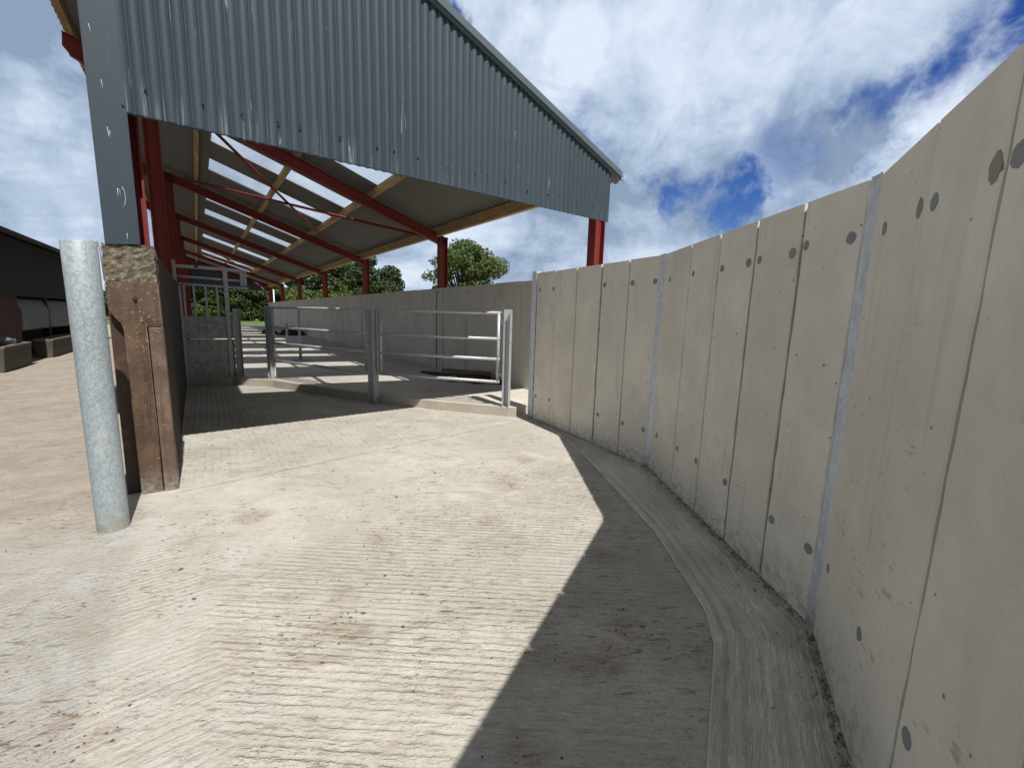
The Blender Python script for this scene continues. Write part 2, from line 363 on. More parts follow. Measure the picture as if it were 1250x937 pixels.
M['roof']=m_paint('fibre cement sheet',(.165,.161,.150),.16,.9)
M['oldconc']=m_ground('stained old concrete',(.050,.042,.032),None,dirt=.5,dirtcol=(.025,.021,.016))
M['brown']=m_paint('brown painted steel',(.105,.060,.037),.25,.5,.75)
M['brown2']=m_paint('pale worn brown steel',(.150,.094,.074),.2,.55,.5)
def m_brown(name,base):
    k=N(name); p=k.pos; b=Vector(base)
    c=k.mix(k.mapr(k.noise(p,6,6,.65),.3,.7),tuple(b*.65),tuple(b*1.35))
    c=k.mix(k.mapr(k.noise(k.mapping(p,(40,40,2.2)),1,5,.65),.48,.7,0,.6),c,tuple(b*.42))
    c=k.mix(k.mapr(k.noise(p,18,5,.7),.58,.68,0,.55),c,(.16,.085,.045))
    z=k.n.new('ShaderNodeSeparateXYZ'); k.link(p,z.inputs[0])
    li=k.math('MULTIPLY',k.mapr(k.noise(p,33,5,.72),.58,.66),k.mapr(z.outputs[2],.7,1.45,.0,.9)); c=k.mix(li,c,(.30,.26,.14))
    c=k.mix(k.math('MULTIPLY',k.mapr(k.noise(p,60,3,.7),.64,.70),.6),c,(.36,.33,.29))
    c=k.mix(k.math('MULTIPLY',k.mapr(z.outputs[2],.22,.0),k.mapr(k.noise(p,25,4,.7),.35,.65,.1,.85)),c,(.26,.235,.20))
    h=k.math('ADD',k.noise(p,30,5,.7),k.math('MULTIPLY',k.noise(p,7,3),.8))
    return k.done(c,k.mapr(k.noise(p,14,4),.3,.7,.45,.8),0,k.bump(h,.35,.006),.35)
M['brown']=m_brown('weathered brown steel',(.088,.056,.037)); M['brown2']=m_brown('worn paler brown steel',(.128,.086,.066))
M['darkbrown']=m_paint('dark brown steel',(.05,.03,.022),.3,.6,.5)
M['mud']=m_paint('dried mud',(.095,.074,.055),.45,.95)
M['white']=m_paint('white plastic',(.75,.75,.74),.05,.5)
M['chalk']=m_paint('chalk line',(.42,.47,.50),.1,.9)
M['black']=m_paint('black rubber',(.014,.013,.013),.2,.6)
M['board']=m_wood('weathered brown board',(.20,.105,.055))
M['block']=m_panel('grey block',(.30,.29,.27))
M['redhose']=m_paint('red hose',(.45,.05,.05),.1,.45)
M['timber_dark']=m_paint('tarred boarding',(.028,.026,.025),.45,.9)
M['shedroof']=m_paint('old sheet roof',(.055,.05,.048),.3,.9)
M['shedred']=m_paint('dark red sheet',(.055,.012,.010),.3,.7)
M['greyplastic']=m_paint('dull grey sheet',(.13,.14,.15),.12,.5)
M['rim']=m_panel('lit trough rim',(.17,.155,.13))  # paler than the body: light on the trough top put into the colour
M['trough']=m_panel('trough concrete',(.075,.066,.054),streak=.5)  # darker than the rim: the unlit side put into the colour
# lichen covered cap
def m_cap():
    k=N('lichened concrete'); p=k.pos
    n1=k.noise(p,26,6,.72); n2=k.noise(p,14,5,.7); n3=k.noise(p,70,4,.7)
    c=k.mix(k.mapr(n1,.35,.65),(.09,.075,.055),(.26,.225,.165))
    c=k.mix(k.mapr(n2,.58,.66,0,.7),c,(.26,.20,.07))
    c=k.mix(k.mapr(n3,.58,.66,0,.7),c,(.03,.026,.02))
    return k.done(c,.95,0,k.bump(k.math('ADD',n1,n3),.9,.02))
M['cap']=m_cap()
ZG=R(-37.5)
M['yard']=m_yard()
M['strip']=m_strip()
M['kerb']=m_ground('kerb concrete',(.38,.345,.285),None,dirt=.35)
M['floor']=m_ground('barn floor concrete',(.47,.44,.385),R(0),.08,.10,.55,speck=.6)
M['dirt']=m_ground('bare ground',(.33,.285,.235),None,dirt=.6)
def m_grass():
    k=N('grass'); p=k.pos
    c=k.mix(k.mapr(k.noise(p,.35,5,.6),.3,.7),(.060,.115,.020),(.125,.18,.035))
    c=k.mix(k.mapr(k.noise(p,9,4,.7),.45,.75,0,.5),c,(.04,.07,.015))
    return k.done(c,.9,0,k.bump(k.noise(p,14,4),.8,.08))
M['grass']=m_grass()
def m_leaf(name,a,b_):
    k=N(name); r=k.noise(k.co.outputs['Object'],.9,3,.6); r2=k.noise(k.co.outputs['Object'],7,2,.6)
    c=k.mix(k.mapr(r,.35,.65),a,b_); c=k.mix(k.mapr(r2,.4,.7,0,.5),c,tuple(Vector(b_)*1.35))
    m=k.done(c,.6,0,None,.3)
    tr=k.n.new('ShaderNodeBsdfTranslucent'); k.link(c,tr.inputs[0]); mx=k.n.new('ShaderNodeMixShader'); mx.inputs[0].default_value=.28
    out=k.n['Material Output']; k.link(k.bsdf.outputs[0],mx.inputs[1]); k.link(tr.outputs[0],mx.inputs[2]); k.link(mx.outputs[0],out.inputs[0])
    return m
M['leaf1']=m_leaf('oak leaves',(.040,.070,.016),(.085,.120,.030))
M['leaf2']=m_leaf('dark leaves',(.022,.040,.012),(.045,.070,.022))
M['leaf3']=m_leaf('light leaves',(.070,.105,.018),(.13,.17,.035))
M['leaf4']=m_leaf('hedge leaves',(.020,.038,.009),(.055,.09,.018))
M['bark']=m_paint('bark',(.07,.055,.04),.3,.95)
def m_rooflight():
    m=bpy.data.materials.new('translucent rooflight sheet'); m.use_nodes=True; t=m.node_tree; n=t.nodes
    n.remove(n['Principled BSDF'])
    a=n.new('ShaderNodeBsdfTransparent'); a.inputs[0].default_value=(.96,.97,.98,1)
    b=n.new('ShaderNodeBsdfTranslucent'); b.inputs[0].default_value=(.86,.89,.93,1)
    g=n.new('ShaderNodeBsdfGlossy'); g.inputs['Roughness'].default_value=.15
    mx=n.new('ShaderNodeMixShader'); mx.inputs[0].default_value=.10
    t.links.new(a.outputs[0],mx.inputs[1]); t.links.new(b.outputs[0],mx.inputs[2])
    m2=n.new('ShaderNodeMixShader'); m2.inputs[0].default_value=.05
    t.links.new(mx.outputs[0],m2.inputs[1]); t.links.new(g.outputs[0],m2.inputs[2])
    t.links.new(m2.outputs[0],n['Material Output'].inputs[0]); return m
M['rooflight']=m_rooflight()

# ------------------------------------------------------------------ camera
cam=bpy.data.cameras.new('camera'); co=bpy.data.objects.new('camera',cam); COL.objects.link(co)
CAMH=1.33
yaw,pit,rol=R(35.50464),R(8.86222),R(1.64383)
fw=Vector((math.sin(yaw)*math.cos(pit),math.cos(yaw)*math.cos(pit),-math.sin(pit)))
rt=Vector((math.cos(yaw),-math.sin(yaw),0)); up=rt.cross(fw)
rt2=rt*math.cos(rol)+up*math.sin(rol); up2=-rt*math.sin(rol)+up*math.cos(rol)
mx=Matrix((rt2,up2,-fw)).transposed().to_4x4(); mx.translation=Vector((0,0,CAMH)); co.matrix_world=mx
cam.sensor_width=36; cam.lens=36*519.12/1250; cam.clip_end=2000; cam.clip_start=.02
sc.camera=co

# ------------------------------------------------------------------ sky and sun
EL=R(57)
sun=bpy.data.lights.new('sun','SUN'); so=bpy.data.objects.new('sun',sun); COL.objects.link(so)
sun.energy=5.0; sun.angle=R(.55); sun.color=(1,.965,.905)
d=Vector((0.0,math.cos(EL),-math.sin(EL))); so.rotation_euler=d.to_track_quat('-Z','Y').to_euler(); so.location=(0,-30,40)
w=bpy.data.worlds.new('World'); sc.world=w; w.use_nodes=True
t=w.node_tree; n=t.nodes; L=t.links.new
bg=n['Background']; out=n['World Output']
sky=n.new('ShaderNodeTexSky'); sky.sky_type='NISHITA'; sky.sun_disc=False; sky.sun_elevation=EL; sky.sun_rotation=math.pi
sky.air_density=1.0; sky.dust_density=.4; sky.ozone_density=4.0
hs=n.new('ShaderNodeHueSaturation'); hs.inputs['Saturation'].default_value=1.35; hs.inputs['Hue'].default_value=.522; L(sky.outputs[0],hs.inputs['Color']); L(hs.outputs[0],bg.inputs[0]); bg.inputs[1].default_value=.075
def wm(op,a,b=0.0,clamp=False):
    m=n.new('ShaderNodeMath'); m.operation=op; m.use_clamp=clamp
    for i,x in ((0,a),(1,b)):
        if isinstance(x,(int,float)): m.inputs[i].default_value=x
        else: L(x,m.inputs[i])
    return m.outputs[0]
def wr(v,a,b,c=0.0,d_=1.0):
    m=n.new('ShaderNodeMapRange'); m.interpolation_type='SMOOTHSTEP'; L(v,m.inputs[0])
    for i,x in enumerate((a,b,c,d_)): m.inputs[i+1].default_value=x
    return m.outputs[0]
tc=n.new('ShaderNodeTexCoord'); vec=tc.outputs['Generated']
sp=n.new('ShaderNodeSeparateXYZ'); L(vec,sp.inputs[0])
zz=wm('ADD',wm('MAXIMUM',sp.outputs[2],0.0),.22)
cx=n.new('ShaderNodeCombineXYZ'); L(wm('DIVIDE',sp.outputs[0],zz),cx.inputs[0]); L(wm('DIVIDE',sp.outputs[1],zz),cx.inputs[1])
def wn(v,scale,detail,rough,dist=0.0,out_='Fac',off=(0,0,0)):
    mp=n.new('ShaderNodeMapping'); L(v,mp.inputs[0]); mp.inputs['Location'].default_value=off
    m=n.new('ShaderNodeTexNoise'); L(mp.outputs[0],m.inputs['Vector']); m.inputs['Scale'].default_value=scale
    m.inputs['Detail'].default_value=detail; m.inputs['Roughness'].default_value=rough; m.inputs['Distortion'].default_value=dist
    return m.outputs[out_]
warp=wn(vec,5.5,6,.62,0,'Color')
wv=n.new('ShaderNodeVectorMath'); wv.operation='MULTIPLY_ADD'; L(warp,wv.inputs[0]); wv.inputs[1].default_value=(.30,.30,.22); 
sub=n.new('ShaderNodeVectorMath'); sub.operation='SUBTRACT'; L(vec,sub.inputs[0]); sub.inputs[1].default_value=(.15,.15,.11); L(sub.outputs[0],wv.inputs[2])
def blob(dx,dy,dz,r0,r1,k=1.0):
    m=n.new('ShaderNodeVectorMath'); m.operation='DISTANCE'; L(wv.outputs[0],m.inputs[0]); m.inputs[1].default_value=(dx,dy,dz)
    return wr(m.outputs['Value'],r1,r0,0.0,k)
holes=None
for hblob in ((.905,.195,.395,.02,.095,1.0),(.925,.11,.405,.03,.11,1.0),(.893,.262,.372,.01,.07,.85),(.852,.478,.228,.045,.085,1.0),(.79,.56,.262,.02,.06,.95),
          (.40,.742,.545,.01,.055,1.0),(.88,.40,.31,.03,.12,.45),(.885,.43,.26,.0,.07,.35),(-.75,-.45,.5,.1,.4,.8)):
    b_=blob(*hblob); holes=b_ if holes is None else wm('MAXIMUM',holes,b_)
base_cov=wr(wn(cx.outputs[0],1.1,8,.6,.3),.26,.42)
holes=wm('MULTIPLY',holes,wr(wn(vec,11,6,.65,.6,'Fac',(5,2,8)),.28,.50,.5,1.0))
cov=wm('SUBTRACT',base_cov,holes,True)
br=wn(cx.outputs[0],.85,8,.60,.35,'Fac',(3.1,1.7,0)); br2=wn(vec,7,8,.62,.5,'Fac',(1,4,2))
brt=wm('ADD',wm('MULTIPLY',br,.62),wm('MULTIPLY',br2,.38))
brf=wr(brt,.37,.63)
# thicker, greyer cloud over the left of the view, and one grey bank low on the right; a bright rim above it
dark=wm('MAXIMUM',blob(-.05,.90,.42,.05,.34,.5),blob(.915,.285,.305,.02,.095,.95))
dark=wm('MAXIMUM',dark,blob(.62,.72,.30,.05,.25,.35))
lite=wm('MAXIMUM',blob(.935,.17,.325,.02,.13,.9),blob(-.19,.96,.19,.03,.13,.5))
lite=wm('MAXIMUM',lite,blob(.56,.70,.45,.02,.14,.45))
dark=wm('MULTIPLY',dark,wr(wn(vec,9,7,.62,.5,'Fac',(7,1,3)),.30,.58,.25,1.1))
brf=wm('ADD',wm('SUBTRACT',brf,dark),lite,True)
cr=n.new('ShaderNodeValToRGB'); L(brf,cr.inputs[0])
e=cr.color_ramp.elements; e[0].position=0; e[0].color=(.225,.295,.41,1); e[1].position=1; e[1].color=(.62,.69,.80,1)
m=e.new(.45); m.color=(.385,.475,.61,1)
top=wr(sp.outputs[2],.60,.86,0.0,1.0); back=wr(sp.outputs[1],.05,-.45,0.0,1.0); unseen=wm('MAXIMUM',top,back)  # unseen cloud overhead and behind the camera, darkened to cut ambient fill
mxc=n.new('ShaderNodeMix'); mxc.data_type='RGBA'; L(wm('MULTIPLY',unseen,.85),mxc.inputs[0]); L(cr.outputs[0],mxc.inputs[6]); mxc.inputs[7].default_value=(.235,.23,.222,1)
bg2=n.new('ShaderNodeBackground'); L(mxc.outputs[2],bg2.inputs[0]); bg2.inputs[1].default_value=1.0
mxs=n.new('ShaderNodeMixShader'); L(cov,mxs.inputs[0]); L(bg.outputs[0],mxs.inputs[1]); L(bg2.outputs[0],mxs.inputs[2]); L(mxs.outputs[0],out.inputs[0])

# ------------------------------------------------------------------ barn coordinates
BASE=Vector((-.345,3.9,0)); U=Vector((.99796,.06387,0)); V=Vector((-.015707,.999877,0)); Zv=Vector((0,0,1))
def B(s,t,z): return BASE+U*s+V*t+Zv*z
ZS0=3.28; SL=.32; SE=4.984
def zr(s): return ZS0+SL*(SE-s)
FR=[.29,5.09,10.74,16.5,22.4,28.3,34.0]

# ------------------------------------------------------------------ setting: ground sheets
def sheet(name, pts, z, mat):
    mb=MB(); mb.face([(x,y,z) for x,y in pts]); o=mb.build(name,mat); tag(o,kind='structure'); return o
sheet('ground',[(-250,-120),(250,-120),(250,330),(-250,330)],-.012,M['dirt'])
sheet('grass_field',[(-60,43.5),(120,41.5),(240,320),(-240,320)],-.006,M['grass'])
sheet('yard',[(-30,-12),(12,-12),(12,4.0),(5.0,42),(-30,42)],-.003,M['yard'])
NW=(.31,-.378); A=(2.115,.605); Bp=(3.227,2.333); Cp=(3.471,4.405)
NW2=(-1.74,-.45)
# footing strip along the curved wall: a low raised pour with a ragged edge
edge=[(3.40,4.12),(3.25,3.62),(3.16,3.38),(2.95,2.88),(2.62,2.24),(2.24,1.52),(1.81,.93),(1.64,.79),(1.14,.53),(.35,.08),(-.3,-.15)]
wl=[(3.52,4.40),(3.44,3.72),(3.40,3.35),(3.33,2.9),(3.25,2.36),(2.78,1.60),(2.30,.86),(2.14,.58),(1.52,.24),(.62,-.25),(-.2,-.5)]
mb=MB(); ep=[];wp=[]
def smooth(pl,i,f):
    a=Vector(pl[max(i-1,0)]);b=Vector(pl[i]);c=Vector(pl[i+1]);e_=Vector(pl[min(i+2,len(pl)-1)])
    return .5*((2*b)+(c-a)*f+(2*a-5*b+4*c-e_)*f*f+(3*b-a-3*c+e_)*f**3)
for i in range(len(edge)-1):
    L1=max((Vector(edge[i+1])-Vector(edge[i])).length,(Vector(wl[i+1])-Vector(wl[i])).length); nn_=max(3,int(L1/.016))
    for k in range(nn_):
        f=k/nn_; ep.append(Vector(edge[i])*(1-f)+Vector(edge[i+1])*f); a=Vector(wl[i])*(1-f)+Vector(wl[i+1])*f; wp.append(a)
cols=[(0,.0)]+[(.012+.037*i,(.013 if i%2==0 else .004)+(.007 if i in (1,2,5,6) else .0)+random.uniform(-.003,.003)) for i in range(27)]
vs=[];fs=[]
walk=[0.0]*len(cols)
for i in range(len(ep)):
    for ci,(f,z) in enumerate(cols):
        walk[ci]=walk[ci]*.80+random.uniform(-.0019,.0019); jj=walk[ci]*(1.0 if ci<9 else .5)
        vs.append((ep[i][0]*(1-f)+wp[i][0]*f,ep[i][1]*(1-f)+wp[i][1]*f,.002+z+(jj if 0<f<1 else 0)))
nc=len(cols)
for i in range(len(ep)-1):
    for k in range(nc-1): fs.append((i*nc+k,i*nc+k+1,(i+1)*nc+k+1,(i+1)*nc+k))
mb.add(vs,fs,True); fs_=tag(mb.build('footing_strip',M['strip']),kind='structure')
uvl=fs_.data.uv_layers.new(name='UVMap')
for lp in fs_.data.loops:
    vi=lp.vertex_index; uvl.data[lp.index].uv=((vi//nc)*.016,cols[vi%nc][0])
# barn floor slab with its kerb face
kerb=[(.30,9.07),(.48,8.87),(.86,8.47),(1.40,7.42),(1.98,6.40),(2.60,5.45),(3.24,4.67),(3.335,4.56)]
fl=[B(-.3,5.45,0),B(-.05,5.42,0)]+[Vector((x,y,0)) for x,y in kerb]+[Vector((3.44,4.72,0)),Vector((3.75,4.62,0)),B(4.95,.6,0),B(4.95,37,0),B(-.3,37,0)]
mb=MB(); mb.prism([(p.x,p.y,-.02) for p in fl],(0,0,.135)); tag(mb.build('barn_floor',M['floor']),kind='structure')
mb=MB(); kp=[Vector((x,y,0)) for x,y in kerb]
for i in range(len(kp)-1):
    d=(kp[i+1]-kp[i]).normalized(); nn=Vector((d.y,-d.x,0)); nn=-nn if nn.dot(Vector((1,1,0)))>0 else nn
    a,b=kp[i],kp[i+1]
    mb.hexa([a+nn*.012+Zv*-.01,b+nn*.012+Zv*-.01,b-nn*.07+Zv*-.01,a-nn*.07+Zv*-.01,a+nn*.004+Zv*.124,b+nn*.004+Zv*.124,b-nn*.07+Zv*.124,a-nn*.07+Zv*.124])
tag(mb.build('kerb',M['kerb'],bevel=.006),kind='structure')

# ------------------------------------------------------------------ panel walls
def panel(parent, p, q, z0, z1, n_, th, mat, name='panel', jit=.0036):
    """one precast panel from p to q (2D points on its face), n_ points away from the viewer"""
    p=Vector((*p,0));q=Vector((*q,0));d=(q-p).normalized(); mb=MB(); rows=26; vs=[];fs=[]
    ja=[random.uniform(-jit,jit) for _ in range(rows+1)]; jb=[random.uniform(-jit,jit) for _ in range(rows+1)]
    lean=random.uniform(-.002,.002); dz=random.uniform(-.003,.003)
    for i in range(rows+1):
        z=z0+(z1+dz-z0)*i/rows
        a=p+d*(.002+ja[i]); b=q-d*(.002+jb[i])
        ch=.005
        for P in (a+n_*(th), a+n_*ch, a+d*ch+n_*lean, b-d*ch+n_*lean, b+n_*ch, b+n_*th): vs.append((P.x,P.y,z))
    for i in range(rows):
        for k in range(6):
            k2=(k+1)%6; fs.append((i*6+k,i*6+k2,(i+1)*6+k2,(i+1)*6+k))
    fs.append(tuple(range(6))[::-1]); fs.append(tuple(rows*6+k for k in range(6)))
    mb.add(vs,fs); return mb.build(name,mat,parent)
def disc(parent,c,n_,r,mat,name,th=.0016,seg=18,squash=1.0):
    c=Vector(c); d=Vector((n_.y,-n_.x,0)); mb=MB(); ring=[]
    for k in range(seg):
        a=2*math.pi*k/seg; rr=r*random.uniform(.90,1.08); ring.append(c+d*math.cos(a)*rr+Zv*math.sin(a)*rr*squash)
    mb.prism([x-n_*th for x in ring],n_*(th+.004)); return mb.build(name,mat,parent)
def bays(wall, p, q, joints, plugs, zt=1.895, wide=(), recess=(), outward=None, mat=None, z0=0, back=True):
    p=Vector((*p,0));q=Vector((*q,0)); d=(q-p).normalized(); nn=Vector((d.y,-d.x,0))
    if nn.dot(outward)<0: nn=-nn
    res=[]
    for i in range(len(joints)-1):
        a,b=joints[i],joints[i+1]
        ga=.0075 if a in wide else .0026; gb=.0075 if b in wide else .0026
        P=p+d*(a+ga); Q=p+d*(b-gb)
        o=panel(wall,(P.x,P.y),(Q.x,Q.y),z0-.02,zt,nn,.10,mat or M['panel']); res.append((a,b,o))
    for (x,z,r) in plugs:
        own=[o for a,b,o in res if a<=x<=b]
        if own: disc(own[0],p+d*x+Zv*z-nn*.0,nn,r*.86,M['plug'],'lifting_plug')
    for (x,z,r) in recess:
        own=[o for a,b,o in res if a<=x<=b]
        if own:
            o=disc(own[0],p+d*x+Zv*z,nn,r,M['recess'],'plug_recess',.0012,18,1.35)
    if back:
        mb=MB(); a=p+d*(joints[0]+.01)+nn*.022; b=p+d*(joints[-1]-.01)+nn*.022
        mb.hexa([(a.x,a.y,z0-.01),(b.x,b.y,z0-.01),(b.x+nn.x*.05,b.y+nn.y*.05,z0-.01),(a.x+nn.x*.05,a.y+nn.y*.05,z0-.01),
                 (a.x,a.y,zt-.0015),(b.x,b.y,zt-.0015),(b.x+nn.x*.05,b.y+nn.y*.05,zt-.0015),(a.x+nn.x*.05,a.y+nn.y*.05,zt-.0015)])
        mb.build('joint_fill',M['joint'],wall)
CEN=Vector((.3,3.6,0))
def outw(p,q): return Vector(((p[0]+q[0])/2-CEN.x,(p[1]+q[1])/2-CEN.y,0))
wall=empty('concrete_wall',(2.7,1.5,0),'tall curving wall of upright beige precast concrete panels between galvanised posts, right side of the yard','wall')
S=.034
bays(wall,Cp,Bp,[S,.449,.872,1.285,1.68,2.052],[(.109,1.687,.026),(.416,1.686,.026),(.828,1.691,.027),(1.34,1.685,.028),(1.731,1.681,.031),(2.008,1.68,.030),
     (.097,.321,.024),(.421,.328,.025),(.836,.336,.026),(1.352,.338,.026),(1.725,.334,.026),(2.005,.335,.028)],wide=(1.285,),outward=outw(Cp,Bp))
bays(wall,Bp,A,[S,.517,.92,1.31,1.675,2.02],[(.577,1.683,.024),(.974,1.677,.025),(1.259,1.678,.028),(1.622,1.678,.030),(1.965,1.689,.030),(.165,1.68,.026),
     (.157,.348,.030),(.574,.361,.025),(.885,.369,.026),(1.264,.365,.026),(1.717,.345,.026),(1.977,.333,.030)],wide=(1.31,1.675),recess=((1.36,1.68,.018),(1.71,1.70,.018)),outward=outw(Bp,A))
bays(wall,A,NW,[S,.503,.890,1.285,1.68,2.03],[(.166,1.677,.027),(.566,1.67,.027),(.937,1.667,.030),(.12,.353,.024),(.559,.368,.026),(.948,.377,.028),(1.5,1.67,.028),(1.5,.37,.028)],
     wide=(.890,1.285),recess=((.857,1.668,.024),(.468,1.676,.022)),outward=outw(A,NW))
bays(wall,NW,NW2,[S,.45,.87,1.29,1.70,2.03],[],outward=outw(NW,NW2))
def wallpost(c,dirs,h,width=.088):
    # galvanised I post seen edge-on between panels: front flange with a shallow groove
    d=Vector((*dirs,0)).normalized(); nn=Vector((d.y,-d.x,0))
    if nn.dot(Vector((c[0]-CEN.x,c[1]-CEN.y,0)))<0: nn=-nn
    c=Vector((*c,0)); mb=MB()
    w_=width/2
    prof=[(-w_,.0),(-w_,-.007),(-w_+.012,-.010),(-w_+.016,-.006),(w_-.016,-.006),(w_-.012,-.010),(w_,-.007),(w_,0),(.006,.004),(.006,.10),(w_,.10),(w_,.11),(-w_,.11),(-w_,.10),(-.006,.10),(-.006,.004)]
    mb.prism([c+d*x+nn*y+Zv*-.01 for x,y in prof],(0,0,h)); mb.build('steel_post',M['galv_post'],wall)
    mb=MB()   # rough mortar run down both sides of the post
    for sg in (-1,1):
        zz_=0.0
        while zz_<h-.12:
            hh=random.uniform(.05,.16); x=sg*(w_+random.uniform(.000,.006)); ww=random.uniform(.003,.008)
            mb.box(c+d*x+nn*.012+Zv*(zz_+hh/2),d*ww,nn*random.uniform(.006,.011),Zv*hh/2); zz_+=hh
    mb.build('mortar_fill',M['joint'],wall)
def avg(a,b,c):
    u1=(Vector(b)-Vector(a)).normalized(); u2=(Vector(c)-Vector(b)).normalized(); return tuple((u1+u2).normalized())
wallpost(Bp,avg(Cp,Bp,A),1.915); wallpost(A,avg(Bp,A,NW),1.915,.070); wallpost(NW,avg(A,NW,NW2),1.91)
_d=(Vector(Bp)-Vector(Cp)).normalized(); wallpost(tuple(Vector(Cp)-_d*.022),(Bp[0]-Cp[0],Bp[1]-Cp[1]),1.935,.112)

bw=empty('concrete_wall',tuple(B(4.79,17,0)),'long shaded concrete panel wall along the right side inside the barn, behind the two gates','wall')
SI=4.79
def barn_panel(t0,t1,plugs,wide=True):
    P=B(SI,t0+.003,0);Q=B(SI,t1-.003,0); o=panel(bw,(P.x,P.y),(Q.x,Q.y),.10,1.945+random.uniform(-.004,.004),U.copy(),.10,M['panel2'],jit=.002)
    for (x,z) in plugs: disc(o,B(SI,x,z),U.copy(),.024,M['plug'],'lifting_plug')
jts=[.75,1.30,1.78,2.56,3.63,4.67]
for i in range(len(jts)-1): barn_panel(jts[i],jts[i+1],[(jts[i]+.16,.62 if i else .75),(jts[i]+.16,1.80)] if i in (0,1,4) else [(jts[i+1]-.1,1.82)])
barn_panel(4.69,4.99,[(4.78,.35),(4.85,.36),(4.9,1.85)])
for i in range(1,6):
    a=FR[i]-.07; b=FR[i+1]-.09; a=5.02 if i==1 else a; nP=5; st_=(b-a)/nP
    for k in range(nP): barn_panel(a+k*st_+(.02 if k==0 else 0),a+(k+1)*st_,[(a+k*st_+.2,.42),(a+(k+1)*st_-.25,.40)] if i==1 else [])
mb=MB(); mb.hexa([B(SI+.025,.77,.1),B(SI+.08,.77,.1),B(SI+.08,33.8,.1),B(SI+.025,33.8,.1),B(SI+.025,.77,1.92),B(SI+.08,.77,1.92),B(SI+.08,33.8,1.92),B(SI+.025,33.8,1.92)])
mb.build('joint_fill',M['joint'],bw)

# ------------------------------------------------------------------ barn
barn=empty('barn',tuple(B(2.4,0,0)),'open sided farm barn with red steel frame, slate grey corrugated gable and sloping roof','barn')
PT=2*math.pi
def corrug(name, s0,s1, zlo, zhi, t, pitch, amp, mat, parent, solid=.004):
    """vertical corrugated sheet in the plane t, from s0 to s1; zlo, zhi functions of s"""
    mb=MB(); n_=int((s1-s0)/pitch*12); vs=[];fs=[]
    fr_=(0,.006,.25,.5,.75,.994,1); rows=len(fr_)
    for i in range(n_+1):
        s=s0+(s1-s0)*i/n_; ph=abs(math.sin(math.pi*(s-s0)/pitch)); off=-amp*(2*ph**.75-1)
        a=zlo(s); b=zhi(s)
        for r in range(rows): vs.append(B(s,t+off,a+(b-a)*fr_[r]))
    for i in range(n_):
        for r in range(rows-1): fs.append((i*rows+r,(i+1)*rows+r,(i+1)*rows+r+1,i*rows+r+1))
    mb.add(vs,fs,True); return mb.build(name,mat,parent,solid=solid)
gable=corrug('gable_cladding',-.03,4.882,lambda s:2.559+.0174*s,lambda s:zr(s)-.035,0,.0765,.0115,M['clad'],barn)
SCR=[(.11,2.729),(-.009,2.597),(.418,2.739),(.652,2.745),(.888,2.757),(1.041,2.772),(1.351,2.779),(1.667,2.772),(1.825,2.783),(2.058,2.781),(2.38,2.769),(2.701,2.788),(2.856,2.801),(3.103,2.801),(3.42,2.762),(3.74,2.778),(3.917,2.793),(4.238,2.78),(4.557,2.793)]
for s,z in SCR:
    mb=MB(); y0=-.012 if s>0 else -.016
    mb.tube([B(s,.002+y0,z),B(s,y0-.003,z)],.0085,10); mb.tube([B(s,y0-.002,z),B(s,y0-.007,z)],.005,6); mb.build('screw',M['screw'],gable)
# folded corner flashing
mb=MB(); mb.hexa([B(-.166,-.017,1.728),B(.004,-.017,1.745),B(.004,-.0145,1.745),B(-.166,-.0145,1.728),B(-.166,-.017,zr(-.166)-.03),B(.004,-.017,zr(.004)-.03),B(.004,-.0145,zr(.004)-.03),B(-.166,-.0145,zr(-.166)-.03)])
mb.hexa([B(-.1685,-.017,1.728),B(-.1665,-.017,1.728),B(-.1665,.17,1.728),B(-.1685,.17,1.728),B(-.1685,-.017,zr(-.166)-.03),B(-.1665,-.017,zr(-.166)-.03),B(-.1665,.17,zr(-.166)-.03),B(-.1685,.17,zr(-.166)-.03)])
mb.hexa([B(.0045,-.0185,1.745),B(.0075,-.0185,1.745),B(.0075,-.006,1.745),B(.0045,-.006,1.745),B(.0045,-.0185,zr(0)-.03),B(.0075,-.0185,zr(0)-.03),B(.0075,-.006,zr(0)-.03),B(.0045,-.006,zr(0)-.03)])
fl_=mb.build('corner_flashing',M['flash'],barn)
def scrawl(pts,r=.0016):
    mb=MB(); mb.tube([B(s,-.0178,z) for s,z in pts],r,5); mb.build('chalk_mark',M['chalk'],fl_)
scrawl([(-.055,2.10),(-.045,2.07),(-.043,2.03),(-.050,1.99),(-.066,1.965)])
scrawl([(-.078,2.085),(-.080,2.02)]); scrawl([(-.078,2.085),(-.068,2.075),(-.067,2.03)])
scrawl([(-.095,2.45),(-.093,2.40),(-.085,2.385)]); scrawl([(-.085,2.43),(-.088,2.385)]); scrawl([(-.055,1.81),(-.055,1.76)]); scrawl([(-.13,3.02),(-.12,2.96)]); scrawl([(-.10,2.72),(-.095,2.66)])
# verge flashing: profile (t,z) swept down the roof slope
prof=[(-.058,-.012),(-.058,.060),(.06,.060),(.06,.056),(-.054,.056),(-.054,-.008),(-.031,-.008),(-.031,-.040),(-.018,-.040),(-.018,-.044),(-.035,-.044),(-.035,-.012)]
mb=MB(); s0,s1=-.97,5.06; n0=len(prof)
vs=[B(s0,t,zr(s0)+.0+z) for t,z in prof]+[B(s1,t,zr(s1)+.0+z) for t,z in prof]
mb.add(vs,[tuple(range(n0))[::-1],tuple(range(n0,2*n0))]+[(i,(i+1)%n0,n0+(i+1)%n0,n0+i) for i in range(n0)])
mb.build('verge_flashing',M['verge'],barn)
